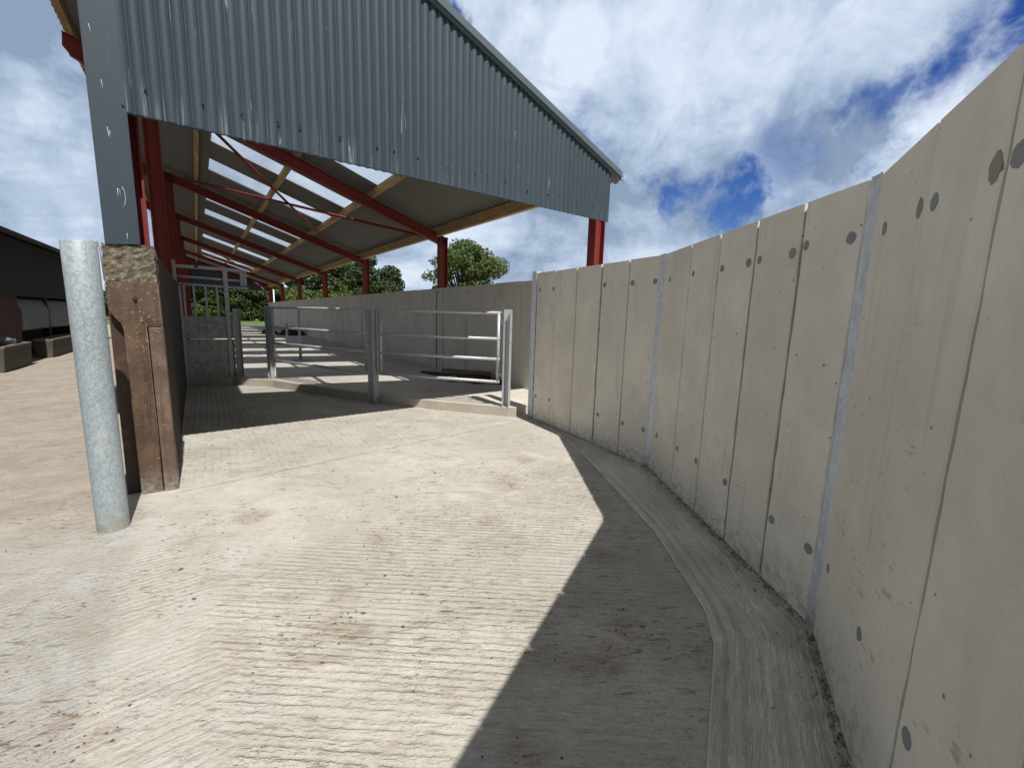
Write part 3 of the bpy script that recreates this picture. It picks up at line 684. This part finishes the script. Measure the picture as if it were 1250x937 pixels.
# columns: I sections with the web in the frame plane
for i,t in enumerate(FR):
    mb=MB(); mb.ibeam(B(4.985,t,0.0),B(4.985,t,zr(4.985)-.16),.20,.14,U); mb.build('column',M['red'],barn)
    mb=MB(); sc_l=-.060 if i==0 else -.095; mb.ibeam(B(sc_l,t,0.0),B(sc_l,t,zr(sc_l)-.16),.20,.14,U); mb.build('column',M['red'],barn)
    # rafter, with its cantilevered tapered end over the left column line
    mb=MB(); zc=lambda s: zr(s)-.16-.10
    mb.ibeam(B(-.50,t,zc(-.50)),B(5.08,t,zc(5.08)),.20,.12,Zv)
    a=[B(-.503,t-.006,zr(-.503)-.16),B(-.95,t-.006,zr(-.95)-.16),B(-.965,t-.006,zr(-.95)-.33),B(-.90,t-.006,zr(-.90)-.40),B(-.503,t-.006,zr(-.503)-.46)]
    mb.prism(a,V*.012)
    mb.bar(B(-.503,t,zr(-.503)-.167),B(-.95,t,zr(-.95)-.167),.10,.012,V); mb.bar(B(-.503,t,zr(-.503)-.466),B(-.90,t,zr(-.90)-.406),.10,.012,V)
    mb.build('rafter',M['red'],barn)
# timber purlins on top of the rafters
for s in (-.86,.50,1.95,3.32,4.84):
    mb=MB(); hh=.135 if s<4.5 else .20; ww=.075
    for t0,t1 in zip([.03]+FR[1:-1],FR[1:-1]+[34.3]):
        pass
    mb.bar(B(s,.03,zr(s)-.022-hh/2),B(s,34.3,zr(s)-.022-hh/2),ww,hh,U); mb.build('purlin',M['wood'],barn)
mb=MB(); mb.bar(B(-.1,.055,2.79),B(4.85,.055,2.79),.07,.12,V); mb.build('sheeting_rail',M['wood'],barn)
# roof: corrugated sheets and clear rooflight strips
RLS=[(1.05,1.95),(3.70,4.62),(6.30,6.98),(8.25,9.22),(11.85,12.75),(14.2,15.2),(17.9,18.8),(20.2,21.2),(23.9,24.8),(26.5,27.4),(29.2,30.2)]
PITCH=.146
def roofpatch(mb,s0,s1,t0,t1):
    n_=max(4,int((t1-t0)/PITCH*8)); vs=[];fs=[]
    for i in range(n_+1):
        t=t0+(t1-t0)*i/n_; o_=.020*math.sin(PT*t/PITCH)
        for f in (0,.01,.99,1):
            s_=s0+(s1-s0)*f; vs.append(B(s_,t,zr(s_)+o_))
    for i in range(n_):
        for r in range(3): fs.append((4*i+r,4*i+4+r,4*i+5+r,4*i+1+r))
    mb.add(vs,fs,True)
mb=MB(); T0,T1=-.02,34.4
roofpatch(mb,-.97,.74,T0,T1); roofpatch(mb,3.40,5.14,T0,T1)
prev=T0
for a,b in RLS: roofpatch(mb,.74,3.40,prev,a); prev=b
roofpatch(mb,.74,3.40,prev,T1)
mb.build('roof_sheet',M['roof'],barn,solid=.006)
for a,b in RLS:
    mb=MB(); roofpatch(mb,.725,3.415,a-.0,b+.0); mb.build('rooflight',M['rooflight'],barn)
# wind bracing under the second bay
def zb(s): return zr(s)-.20
mb=MB(); mb.tube([B(.45,5.30,zb(.45)),B(3.75,10.35,zb(3.75)-.05)],.028,8); mb.build('brace',M['red'],barn)
mb=MB(); mb.tube([B(.05,10.6,zb(.05)-.02),B(4.55,5.30,zb(4.55)-.10)],.030,8); mb.build('brace',M['red'],barn)
mb=MB(); mb.tube([B(.45,22.6,zb(.45)),B(3.75,28.0,zb(3.75)-.05)],.026,8); mb.build('brace',M['red'],barn)
mb=MB(); mb.tube([B(.05,28.0,zb(.05)-.02),B(4.55,22.8,zb(4.55)-.10)],.026,8); mb.build('brace',M['red'],barn)
# far gable cladding hanging above the open far end, its post and downpipe
corrug('far_gable_cladding',-.1,5.0,lambda s:2.70+.03*s,lambda s:zr(s)-.03,34.12,.15,.015,M['clad'],barn)
mb=MB(); mb.tube([B(5.22,34.2,.0),B(5.22,34.2,2.95)],.05,8); mb.build('downpipe',M['galv_post'],barn)
# eave gutter bracket at the verge end
mb=MB(); mb.tube([B(5.06,-.04,zr(5.06)-.02),B(5.11,-.06,zr(5.06)-.03),B(5.13,-.06,zr(5.06)+.03)],.007,6); mb.build('gutter_bracket',M['galv'],barn)
for t in FR[1:]:
    pass

# ------------------------------------------------------------------ stub wall with brown steel end
sw=empty('stub_wall',tuple(B(-.06,2.6,0)),'low dark stained concrete wall with a rusty brown steel end and lichened cap, left of the yard entrance','wall')
mb=MB(); mb.hexa([B(-.185,.07,-.02),B(.060,.07,-.02),B(.060,5.27,-.02),B(-.185,5.27,-.02),B(-.185,.07,1.735),B(.060,.07,1.735),B(.060,5.27,1.735),B(-.185,5.27,1.735)])
mb.build('wall_body',M['oldconc'],sw)
# cap block: lumpy lichen covered end
bm_=MB(); nx,nz=12,12
grid=lambda i,j:(-.19+.262*i/nx,1.495+.245*j/nz)
vs=[];fs=[]
for j in range(nz+1):
    for i in range(nx+1):
        s,z=grid(i,j); z+=(random.uniform(-.012,.010) if j==nz else 0); s_=s+(random.uniform(-.006,.006) if i in (0,nx) else 0)
        vs.append(B(s_,-.005+random.uniform(-.006,.006),z))
for j in range(nz):
    for i in range(nx): a=j*(nx+1)+i; fs.append((a,a+1,a+nx+2,a+nx+1))
off=len(vs)
ringI=[i for i in range(nx+1)]+[(j*(nx+1)+nx) for j in range(1,nz+1)]+[nz*(nx+1)+i for i in range(nx-1,-1,-1)]+[j*(nx+1) for j in range(nz-1,0,-1)]
bk=[Vector(vs[i])+V*.30 for i in ringI]; vs+=bk; nR=len(ringI)
for k in range(nR): fs.append((ringI[k],ringI[(k+1)%nR],off+(k+1)%nR,off+k))
bm_.add(vs,fs); bm_.build('cap',M['cap'],sw)
mb=MB(); pts=[(-.19,1.492),(-.19,1.33),(-.180,1.285),(-.135,1.215),(-.125,1.17),(-.125,-.01),(-.006,-.01),(-.006,1.195),(.078,1.195),(.078,1.492)]
mb.prism([B(s,-.012,z) for s,z in pts],V*.016); ep_=mb.build('end_plate',M['brown'],sw,bevel=.003)
mb=MB(); pts=[(.004,-.01),(.086,-.01),(.086,1.192),(.004,1.192)]
mb.prism([B(s,-.024,z) for s,z in pts],V*.028); mb.build('edge_plate',M['brown2'],sw,bevel=.006)
mb=MB(); mb.hexa([B(.080,-.02,-.01),B(.088,-.02,-.01),B(.088,.10,-.01),B(.080,.10,-.01),B(.072,-.012,1.49),B(.080,-.012,1.49),B(.080,.10,1.49),B(.072,.10,1.49)]); mb.build('side_flange',M['brown2'],sw)
mb=MB(); mb.hexa([B(-.205,.05,-.01),B(.07,.05,-.01),B(.07,.068,-.01),B(-.205,.068,-.01),B(-.195,.05,1.49),B(.07,.05,1.49),B(.07,.068,1.49),B(-.195,.068,1.49)]); mb.build('back_plate',M['darkbrown'],sw)
mb=MB(); mb.tube([B(-.004,-.016,.0),B(-.003,-.017,.5),B(-.005,-.016,.9),B(-.007,-.013,1.22)],.0035,6); mb.build('weld_seam',M['brown2'],sw)
mb=MB(); mb.tube([B(-.050,-.012,1.385),B(-.050,-.020,1.385)],.013,8); mb.tube([B(-.050,-.018,1.385),B(-.050,-.030,1.385)],.009,6); mb.build('bolt',M['darkbrown'],ep_)

# ------------------------------------------------------------------ bollard
bo=empty('bollard',(-.552,3.365,0),'thick round galvanised steel pipe bollard in front of the brown wall end','bollard')
c0=Vector((-.552,3.365,0)); mb=MB(); seg=40; ro,ri=.0755,.069
vs=[];fs=[]
for (r,z) in ((ro,-.02),(ro,.6),(ro,1.2),(ro,1.672),(ro-.002,1.675),(ri,1.675),(ri,1.2)):
    for k in range(seg): a=PT*k/seg; vs.append(c0+Vector((math.cos(a)*r,math.sin(a)*r,z+ (.004*math.cos(a) if z>1.6 else 0))))
for i in range(6):
    for k in range(seg): k2=(k+1)%seg; fs.append((i*seg+k,i*seg+k2,(i+1)*seg+k2,(i+1)*seg+k))
mb.add(vs,fs,True); mb.build('pipe',M['galv_pipe'],bo)
mb=MB(); mb.tube([c0+Vector((.085,.02,1.47)),c0+Vector((.080,.02,1.66)),c0+Vector((.074,.01,1.688)),c0+Vector((.055,.0,1.684))],.004,6); mb.build('glint_wire',M['galv'],bo)  # thin wire added for the bright sun glint along the pipe edge

# ------------------------------------------------------------------ gates
P1=Vector((.88,8.68,0));P2=Vector((1.955,6.30,0));P3=Vector((3.262,4.705,0))
def gatepost(p,dirv,h,label,kind='I',w_=.10):
    d=Vector(dirv).normalized(); nn=Vector((d.y,-d.x,0)); mb=MB()
    pg=empty('gate_post',tuple(p),label,'post','galvanised gate posts along the kerb')
    if kind=='I':
        mb.ibeam(p,p+Zv*h,w_,w_,d,.008,.010)
    else:
        a=w_/2; pr=[(-a,-a),(a,-a),(a,a),(a-.009,a),(a-.009,-a+.009),(-a+.009,-a+.009),(-a+.009,a),(-a,a)]
        mb.prism([p+d*x+nn*y for x,y in pr],Zv*h)
    mb.build('post_shaft',M['galv'],pg,bevel=.002)
    return pg
d12=(P2-P1).normalized(); d23=(P3-P2).normalized()
g1=gatepost(P1,d12,1.40,'galvanised steel post at the far left end of the two kerb gates, beside the opening','I',.10)
g2=gatepost(P2,(d12+d23),1.40,'galvanised steel post in the middle, between the two four-rail gates','I',.11)
g3=gatepost(P3,d23,1.435,'sunlit galvanised steel post at the right end of the gates, near the curved wall','C',.095)
gp=MB()
def gate(a,b,label,inset=(.09,.10)):
    d=(b-a).normalized(); a_=a+d*inset[0]; b_=b-d*inset[1]; L_=(b_-a_).length
    nb=Vector((-d.y,d.x,0)); nb=nb if nb.dot(Vector((0,1,0)))>0 else -nb
    g=empty('gate',tuple((a_+b_)/2),label,'gate','four-rail galvanised gates on the kerb')
    for z in (1.385,1.040,.765,.455):
        mb=MB(); mb.tube([a_+Zv*z,b_+Zv*z],.0215,12); mb.build('rail',M['galv'],g)
    for q in (a_+d*.028,b_-d*.028):
        mb=MB(); mb.tube([q+Zv*.46,q+Zv*1.385],.021,12); mb.build('upright',M['galv'],g)
    for z in (.56,1.27):
        mb=MB(); mb.tube([b_-d*.02+Zv*z,b_+d*.05+Zv*z],.011,8); mb.tube([b_+d*.03+Zv*(z-.04),b_+d*.03+Zv*(z+.035)],.014,8); mb.build('hinge',M['galv'],g)
    mb=MB(); mb.box(a_-d*.012+Zv*.93,d*.008,nb*.035,Zv*.47); mb.build('end_plate',M['galv'],g)
    return g
gate(P1,P2,'galvanised four-rail gate on the left, standing between far and middle posts in barn shade',(.09,.11))
gate(P2,P3,'galvanised four-rail gate on the right, half in sunlight beside the curved wall',(.11,.10))

# ------------------------------------------------------------------ sliding gate with sheeted lower half
TG=5.36
sg_=empty('sliding_gate',tuple(B(.4,TG,0)),'tall galvanised sliding gate, lower half sheeted, upper half barred, beside the dark stub wall','gate')
def gb(s0,s1,z0,z1,t=TG,th=.03,name='rail',mat='galv',parent=None):
    mb=MB(); mb.hexa([B(s0,t-th/2,z0),B(s1,t-th/2,z0),B(s1,t+th/2,z0),B(s0,t+th/2,z0),B(s0,t-th/2,z1),B(s1,t-th/2,z1),B(s1,t+th/2,z1),B(s0,t+th/2,z1)])
    return mb.build(name,M[mat],parent or sg_,bevel=.003)
gb(.10,.80,.03,.795,th=.02,name='lower_sheet',mat='galv_sheet'); gb(.10,.80,.81,1.20,th=.02,name='upper_sheet',mat='galv_sheet')
for s in (.13,.265,.43,.595):
    gb(s-.016,s+.016,1.20,1.735,th=.012,name='bar')
gb(.02,1.00,2.005,2.055,th=.05); 
for z in (1.86,1.735):
    mb=MB(); mb.tube([B(.04,TG,z),B(1.00,TG,z-.015)],.019,10); mb.build('rail',M['galv'],sg_)
gb(.70,.765,.03,2.05,t=TG-.012,th=.05,name='upright')
gb(-.03,.045,1.70,2.12,t=TG-.01,th=.06,name='upright'); 
mb=MB(); mb.hexa([B(.0,TG-.04,0),B(.097,TG-.04,0),B(.105,TG+.02,0),B(.0,TG+.02,0),B(-.005,TG-.04,1.70),B(.090,TG-.04,1.70),B(.090,TG+.02,1.70),B(-.005,TG+.02,1.70)]); mb.build('upright',M['galv'],sg_)
gb(.955,1.055,1.76,2.03,t=TG-.03,th=.008,name='latch_plate'); gb(.905,1.075,1.70,1.742,t=TG-.03,th=.035,name='latch_plate')
for z in (1.80,1.90,1.98):
    mb=MB(); mb.tube([B(1.01,TG-.034,z),B(1.01,TG-.05,z)],.011,6); mb.build('bolt',M['screw'],sg_)
gb(.30,.345,2.015,2.06,t=TG-.03,th=.02,name='roller',mat='screw')
gp_=empty('gate_post',tuple(B(.865,TG-.02,0)),'pale steel channel post beside the sliding gate, left edge of the opening','post')
mb=MB(); a=.05; p=B(.86,TG-.04,0); pr=[(-.055,-.05),(-.047,-.05),(-.047,.042),(.047,.042),(.047,-.05),(.055,-.05),(.055,.05),(-.055,.05)]
mb.prism([p+U*x+V*y for x,y in pr],Zv*1.345); mb.build('post_shaft',M['galv'],gp_,bevel=.002)
# red and white hose from the latch over to the first gate post
hp=[(.739,9.314,1.844),(.80,9.152,1.790),(.865,8.99,1.690),(.908,8.831,1.53),(.925,8.675,1.37),(.935,8.64,1.05),(.93,8.62,.74),(.925,8.62,.16)]
hp=[Vector(h) for h in hp]
def cr_(p,i,f):
    a=p[max(i-1,0)];b=p[i];c=p[i+1];e_=p[min(i+2,len(p)-1)]
    return .5*((2*b)+(c-a)*f+(2*a-5*b+4*c-e_)*f*f+(3*b-a-3*c+e_)*f**3)
full=[cr_(hp,i,f/8) for i in range(len(hp)-1) for f in range(8)]+[hp[-1]]
ho=empty('hose',tuple(hp[0]),'thin red and white striped hose looping from the sliding gate latch to the post','hose')
k0=0
for i,seg_ in enumerate(range(0,len(full)-1,4)):
    mb=MB(); mb.tube(full[seg_:seg_+5],.012 if i%2==0 else .0115,8); mb.build('red_length' if i%2==0 else 'white_length',M['redhose' if i%2==0 else 'white'],ho)

# ------------------------------------------------------------------ things inside the barn
th_=empty('tube_stand',(1.86,11.87,.12),'upright galvanised tube stand with a foot plate on the barn floor behind the left gate','stand')
p=Vector((1.86,11.87,.116)); mb=MB(); mb.tube([p,p+Zv*1.25],.035,10); mb.build('tall_tube',M['galv'],th_)
q=p-Vector((.27,-.12,0)); mb=MB(); mb.tube([q+Zv*.32,q+Zv*.92],.030,10); mb.build('short_tube',M['galv'],th_)
mb=MB(); mb.bar(q+Zv*.45,p+Zv*.45,.02,.30,Zv.cross(p-q)); mb.build('bracket',M['galv'],th_)
mb=MB(); mb.box(p+Zv*.012,Vector((.16,.02,0)),Vector((-.02,.13,0)),Zv*.012); mb.build('foot_plate',M['galv'],th_)
def lump(mb,c,rx,ry,rz,seed):
    rr=random.Random(seed); bm2=bmesh.new(); bmesh.ops.create_icosphere(bm2,subdivisions=2,radius=1)
    ph=[rr.uniform(0,6) for _ in range(6)]
    vs=[]
    for v in bm2.verts:
        k=1+.22*math.sin(3*v.co.x+ph[0])+.18*math.sin(4*v.co.y+ph[1])+.14*math.sin(5*v.co.z+ph[2])
        z=v.co.z*k; z=max(z,-.05)
        vs.append((c[0]+v.co.x*rx*k,c[1]+v.co.y*ry*k,c[2]+z*rz))
    mb.add(vs,[[v.index for v in f.verts] for f in bm2.faces],False); bm2.free()
mb=MB(); pa=B(4.15,4.05,.115); pb=B(4.55,2.55,.115)
mb.hexa([B(4.05,4.35,.116),B(4.12,4.38,.116),B(4.66,2.45,.116),B(4.28,2.42,.116),B(4.06,4.33,.15),B(4.12,4.36,.15),B(4.64,2.47,.245),B(4.30,2.44,.235)])
tag(mb.build('plank',M['black'],bevel=.01),'flat black rubbery plank lying on the barn floor by the shaded wall','plank')
mb=MB(); mb.hexa([B(4.30,3.80,.190),B(4.44,3.84,.190),B(4.72,2.55,.248),B(4.55,2.50,.248),B(4.30,3.80,.240),B(4.44,3.84,.240),B(4.72,2.55,.305),B(4.55,2.50,.305)])
tag(mb.build('board',M['board'],bevel=.004),'brown weathered timber board resting on top of the black plank','board')
mb=MB(); mb.box(B(4.05,2.90,.17),U*.075,V*.05,Zv*.055); tag(mb.build('block',M['block'],bevel=.008),'small square grey block beside the black plank on the floor','block')
mb=MB(); mb.bar(B(4.62,2.40,.15),B(4.74,1.98,.15),.09,.07,U); tag(mb.build('timber_offcut',M['timber_dark'],bevel=.006),'short dark timber offcut at the foot of the shaded wall','timber')
for i,(x,y,rx,ry,rz,lab) in enumerate(((2.6,25.8,.55,.4,.22,'flat dark heap of sacking on the far barn floor seen through the opening'),(3.5,24.6,.8,.5,.32,'larger dark heap of sheeting on the far barn floor behind the left gate'))):
    mb=MB(); lump(mb,(x,y,.115),rx,ry,rz,i+3); tag(mb.build('debris_heap',M['black']),lab,'heap')

# ------------------------------------------------------------------ far cattle shed on the left
XS=-3.58
sh=empty('cattle_shed',(XS-3,16,0),'long dark boarded cattle shed with red end panel across the yard on the left','shed')
def sbox(name,x0,x1,y0,y1,z0,z1,mat,parent=None,bev=0):
    mb=MB(); mb.hexa([(x0,y0,z0),(x1,y0,z0),(x1,y1,z0),(x0,y1,z0),(x0,y0,z1),(x1,y0,z1),(x1,y1,z1),(x0,y1,z1)]); return mb.build(name,mat,parent,bevel=bev)
YE=23.0
mb=MB(); y=5.0
while y<YE-.1:
    mb.hexa([(XS-.03-random.uniform(0,.006),y,1.50),(XS-.005,y,1.50),(XS-.005,y+.125,1.50),(XS-.03,y+.125,1.50),(XS-.03,y,2.82),(XS-.005,y,2.82),(XS-.005,y+.125,2.82),(XS-.03,y+.125,2.82)]); y+=.138
mb.build('boarding',M['timber_dark'],sh)
mb=MB(); mb.hexa([(XS+.22,4.6,2.83),(XS+.22,YE+.3,2.83),(XS-7,YE+.3,4.4),(XS-7,4.6,4.4),(XS+.22,4.6,2.90),(XS+.22,YE+.3,2.90),(XS-7,YE+.3,4.47),(XS-7,4.6,4.47)]); mb.build('roof',M['shedroof'],sh)
sbox('back_wall',XS-6.9,XS-6.7,5,YE,0,4.2,M['timber_dark'],sh); sbox('end_wall',XS-6.7,XS-.05,YE-.12,YE,0,2.8,M['timber_dark'],sh); sbox('end_wall',XS-6.7,XS-.05,5,5.12,0,2.8,M['timber_dark'],sh)
sbox('inner_wall',XS-1.4,XS-1.3,5.2,YE-.2,0,2.7,M['timber_dark'],sh)
for y in (9.2,17.25,22.7): sbox('post',XS-.17,XS-.035,y-.09,y+.09,0,2.82,M['timber_dark'],sh)
sbox('red_panel',XS-.10,XS-.032,12.2,14.95,.03,1.66,M['shedred'],sh,.01)
def greypanel(y0,y1):
    mb=MB(); pr=[(XS-.10,.67),(XS-.02,.71),(XS+.0,1.18),(XS-.11,1.44),(XS-.16,1.44),(XS-.16,.67)]
    mb.prism([(x,y0,z) for x,z in pr],(0,y1-y0,0)); mb.build('feed_panel',M['greyplastic'],sh,bevel=.02)
greypanel(15.05,17.15); greypanel(17.28,19.5); greypanel(19.6,21.9)
def trough(y0,y1,label,h=.46,x0=XS+.0,x1=XS+.34):
    mb=MB(); mb.hexa([(x0+.03,y0,0),(x1-.03,y0,0),(x1-.03,y1,0),(x0+.03,y1,0),(x0,y0,h-.05),(x1,y0,h-.05),(x1,y1,h-.05),(x0,y1,h-.05)])
    tr=empty('trough',((x0+x1)/2,(y0+y1)/2,0),label,'trough','feed troughs along the cattle shed')
    mb.build('trough_body',M['trough'],tr,bevel=.01)
    mb=MB()
    for (a,b,c,e_) in ((x0-.01,x0+.05,y0,y1),(x1-.05,x1+.01,y0,y1),(x0+.051,x1-.051,y0,y0+.07),(x0+.051,x1-.051,y1-.07,y1)):
        mb.hexa([(a,c,h-.048),(b,c,h-.048),(b,e_,h-.048),(a,e_,h-.048),(a,c,h),(b,c,h),(b,e_,h),(a,e_,h)])
    mb.build('rim',M['rim'],tr,bevel=.008)
trough(15.5,19.0,'long concrete feed trough with pale rim below the grey panels of the dark shed')
trough(12.3,13.9,'short concrete trough below the red panel at the left edge of the photo',.50)
mb=MB(); lump(mb,(XS+.17,13.2,.50),.16,.30,.17,11); tag(mb.build('feed_sack',M['greyplastic']),'pale rounded sack lying on the short trough by the red panel','sack')

# ------------------------------------------------------------------ trees, hedge and bushes
def leaves(mb, blobs, n_, size, rng, shell=.45):
    tot=sum(b[3]*b[4]*b[5] for b in blobs)
    for (x,y,z,rx,ry,rz) in blobs:
        k=int(n_*rx*ry*rz/tot)
        for _ in range(k):
            while True:
                a=Vector((rng.uniform(-1,1),rng.uniform(-1,1),rng.uniform(-1,1)))
                if shell<a.length<1: break
            c=Vector((x+a.x*rx,y+a.y*ry,z+a.z*rz))
            nrm=(a.normalized()+Vector((rng.uniform(-1,1),rng.uniform(-1,1),rng.uniform(-.4,1.1)))).normalized()
            e1=nrm.orthogonal().normalized(); e1=Matrix.Rotation(rng.uniform(0,6.28),3,nrm)@e1; e2=nrm.cross(e1)
            s_=size*rng.uniform(.6,1.35)
            mb.face([c-e1*s_,c-e2*s_*.55+e1*.1*s_,c+e1*s_,c+e2*s_*.55])
def tree(loc,h,cr,base_z,mat,label,seed,nblob=26,n_=9000,size=.15,name='tree',group=None,flat=.62):
    rng=random.Random(seed); loc=Vector(loc); t=empty(name,tuple(loc),label,'tree',group)
    cz=(base_z+h)/2; rz=(h-base_z)/2
    blobs=[]; mbt=MB()
    mbt.tube([loc,loc+Vector((.05,.03,base_z*.6)),loc+Vector((.1,-.05,cz))],.3,10,True,[cr*.085,cr*.065,cr*.035])
    for i in range(nblob):
        a=rng.uniform(0,6.283); zf=rng.uniform(-1,1); rr=math.sqrt(max(0,1-zf*zf))*rng.uniform(.5,1.1)
        c=loc+Vector((math.cos(a)*rr*cr*.82,math.sin(a)*rr*cr*.82,cz+zf*rz*rng.uniform(.62,.92))); s_=rng.choice((.13,.17,.22,.28,.33))
        blobs.append((c.x,c.y,c.z,cr*s_*1.15,cr*s_*1.15,rz*s_*.95))
        st0=loc+Vector((.05,0,base_z*.6+rng.uniform(0,.5)*(cz-base_z*.6)))
        mid=(st0+c)/2+Vector((0,0,-.1*rz)); mbt.tube([st0,mid,c],.1,6,False,[cr*.028,cr*.018,cr*.008])
    mbt.build('trunk',M['bark'],t)
    mb=MB(); leaves(mb,blobs,n_,size,rng,.35); mb.build('crown',mat,t)
    return t
tree((21.8,39.4,0),8.55,4.75,1.9,M['leaf1'],'rounded green tree standing alone behind the barn wall, left of the red corner column',5,62,15000,.16)
tree((16.3,52.5,0),8.2,3.6,.3,M['leaf2'],'dark green tree behind the barn wall, right one of the dark clump',8,34,14000,.19)
tree((13.2,53.5,0),7.7,3.4,.3,M['leaf2'],'dark green tree in the middle of the clump behind the barn wall',9,34,13000,.19)
tree((10.2,54.5,0),7.1,3.2,.3,M['leaf2'],'dark green tree at the left of the clump, seen between far barn columns',10,32,12000,.19)
def bush(loc,r,h,mat,label,seed,n_=3500,size=.10):
    rng=random.Random(seed); blobs=[]; loc=Vector(loc)
    for i in range(14):
        a=rng.uniform(0,6.283); q=rng.uniform(0,.75); blobs.append((loc.x+math.cos(a)*q*r,loc.y+math.sin(a)*q*r,rng.uniform(.25,.8)*h,r*.42,r*.42,h*.28))
    mb=MB(); leaves(mb,blobs,n_,size,rng,.3); b=mb.build('bush',mat); tag(b,label,'bush'); return b
bush((6.6,43.0,0),1.7,3.3,M['leaf3'],'light green bush beyond the far barn end, left of two',21)
bush((9.6,42.6,0),1.9,3.7,M['leaf3'],'light green bush behind the barn wall, right of two',22)
def hedge(x0,x1,y,h,mat,label,seed,n_=16000):
    rng=random.Random(seed); blobs=[]; x=x0
    while x<x1:
        hh=h*rng.uniform(.82,1.1); 
        for zf in (.22,.55,.83): blobs.append((x+rng.uniform(-.4,.4),y+rng.uniform(-.5,.5),zf*hh,1.25,.9,hh*.22))
        x+=1.15
    mb=MB(); leaves(mb,blobs,n_,.19,rng,.3)
    b=mb.build('hedge',mat); tag(b,label,'hedge'); return b
hedge(-6,9.5,61.5,4.3,M['leaf4'],'tall green hedge across the grass beyond the open far end of the barn',31,34000)
hedge(-30,-7.0,60,3.4,M['leaf4'],'green hedge far away seen in the gap between bollard and brown wall end',32,12000)

# ------------------------------------------------------------------ loose crumbs on the concrete
rng=random.Random(3); mb=MB()
def crumb(x,y,z,s_):
    pts=[Vector((rng.uniform(-1,1),rng.uniform(-1,1),rng.uniform(.15,.9)))*s_ for _ in range(5)]
    for p in pts: p.z=abs(p.z)*.6
    o=Vector((x,y,z)); b=[o+Vector((math.cos(k*1.57+.3)*s_*rng.uniform(.6,1.3),math.sin(k*1.57+.3)*s_*rng.uniform(.5,1.0),0)) for k in range(4)]; tp=o+Vector((rng.uniform(-.3,.3)*s_,rng.uniform(-.3,.3)*s_,s_*rng.uniform(.25,.6)))
    n0=len(mb.v); mb.add(b+[tp],[(0,1,4),(1,2,4),(2,3,4),(3,0,4),(3,2,1,0)])
wpts=[Vector((*q,0)) for q in (Cp,Bp,A,NW)]
for i in range(3):
    a,b=wpts[i],wpts[i+1]; d=(b-a).normalized(); nn=Vector((d.y,-d.x,0)); nn=nn if nn.dot(CEN-(a+b)/2)>0 else -nn
    for _ in range(800):
        q=a+(b-a)*rng.random()+nn*(.006+abs(rng.gauss(0,.017))); crumb(q.x,q.y,.014,rng.choice((.0015,.002,.002,.003,.003,.004,.006)))
for (x,y,r) in STAINS:
    for _ in range(7): crumb(x+rng.gauss(0,r*.9),y+rng.gauss(0,r*.9),.0,rng.uniform(.003,.008))
for _ in range(150): crumb(rng.uniform(-1,2.6),rng.uniform(.8,4.4),0,rng.uniform(.002,.007))
for (x,y) in ((.48,1.78),(.66,2.0),(-.2,2.62),(-.14,2.3),(1.05,2.9),(.6,1.6),(1.5,3.2)): crumb(x,y,0,.012)
mb.build('mud_crumbs',M['mud']); bpy.data.objects['mud_crumbs']['kind']='stuff'

# ------------------------------------------------------------------ output
sc.render.engine='CYCLES'
sc.view_settings.view_transform='Standard'; sc.view_settings.look='None'; sc.view_settings.exposure=0.28; sc.view_settings.gamma=1
sc.render.resolution_x=1024; sc.render.resolution_y=767
sc.cycles.max_bounces=8; sc.cycles.transparent_max_bounces=12
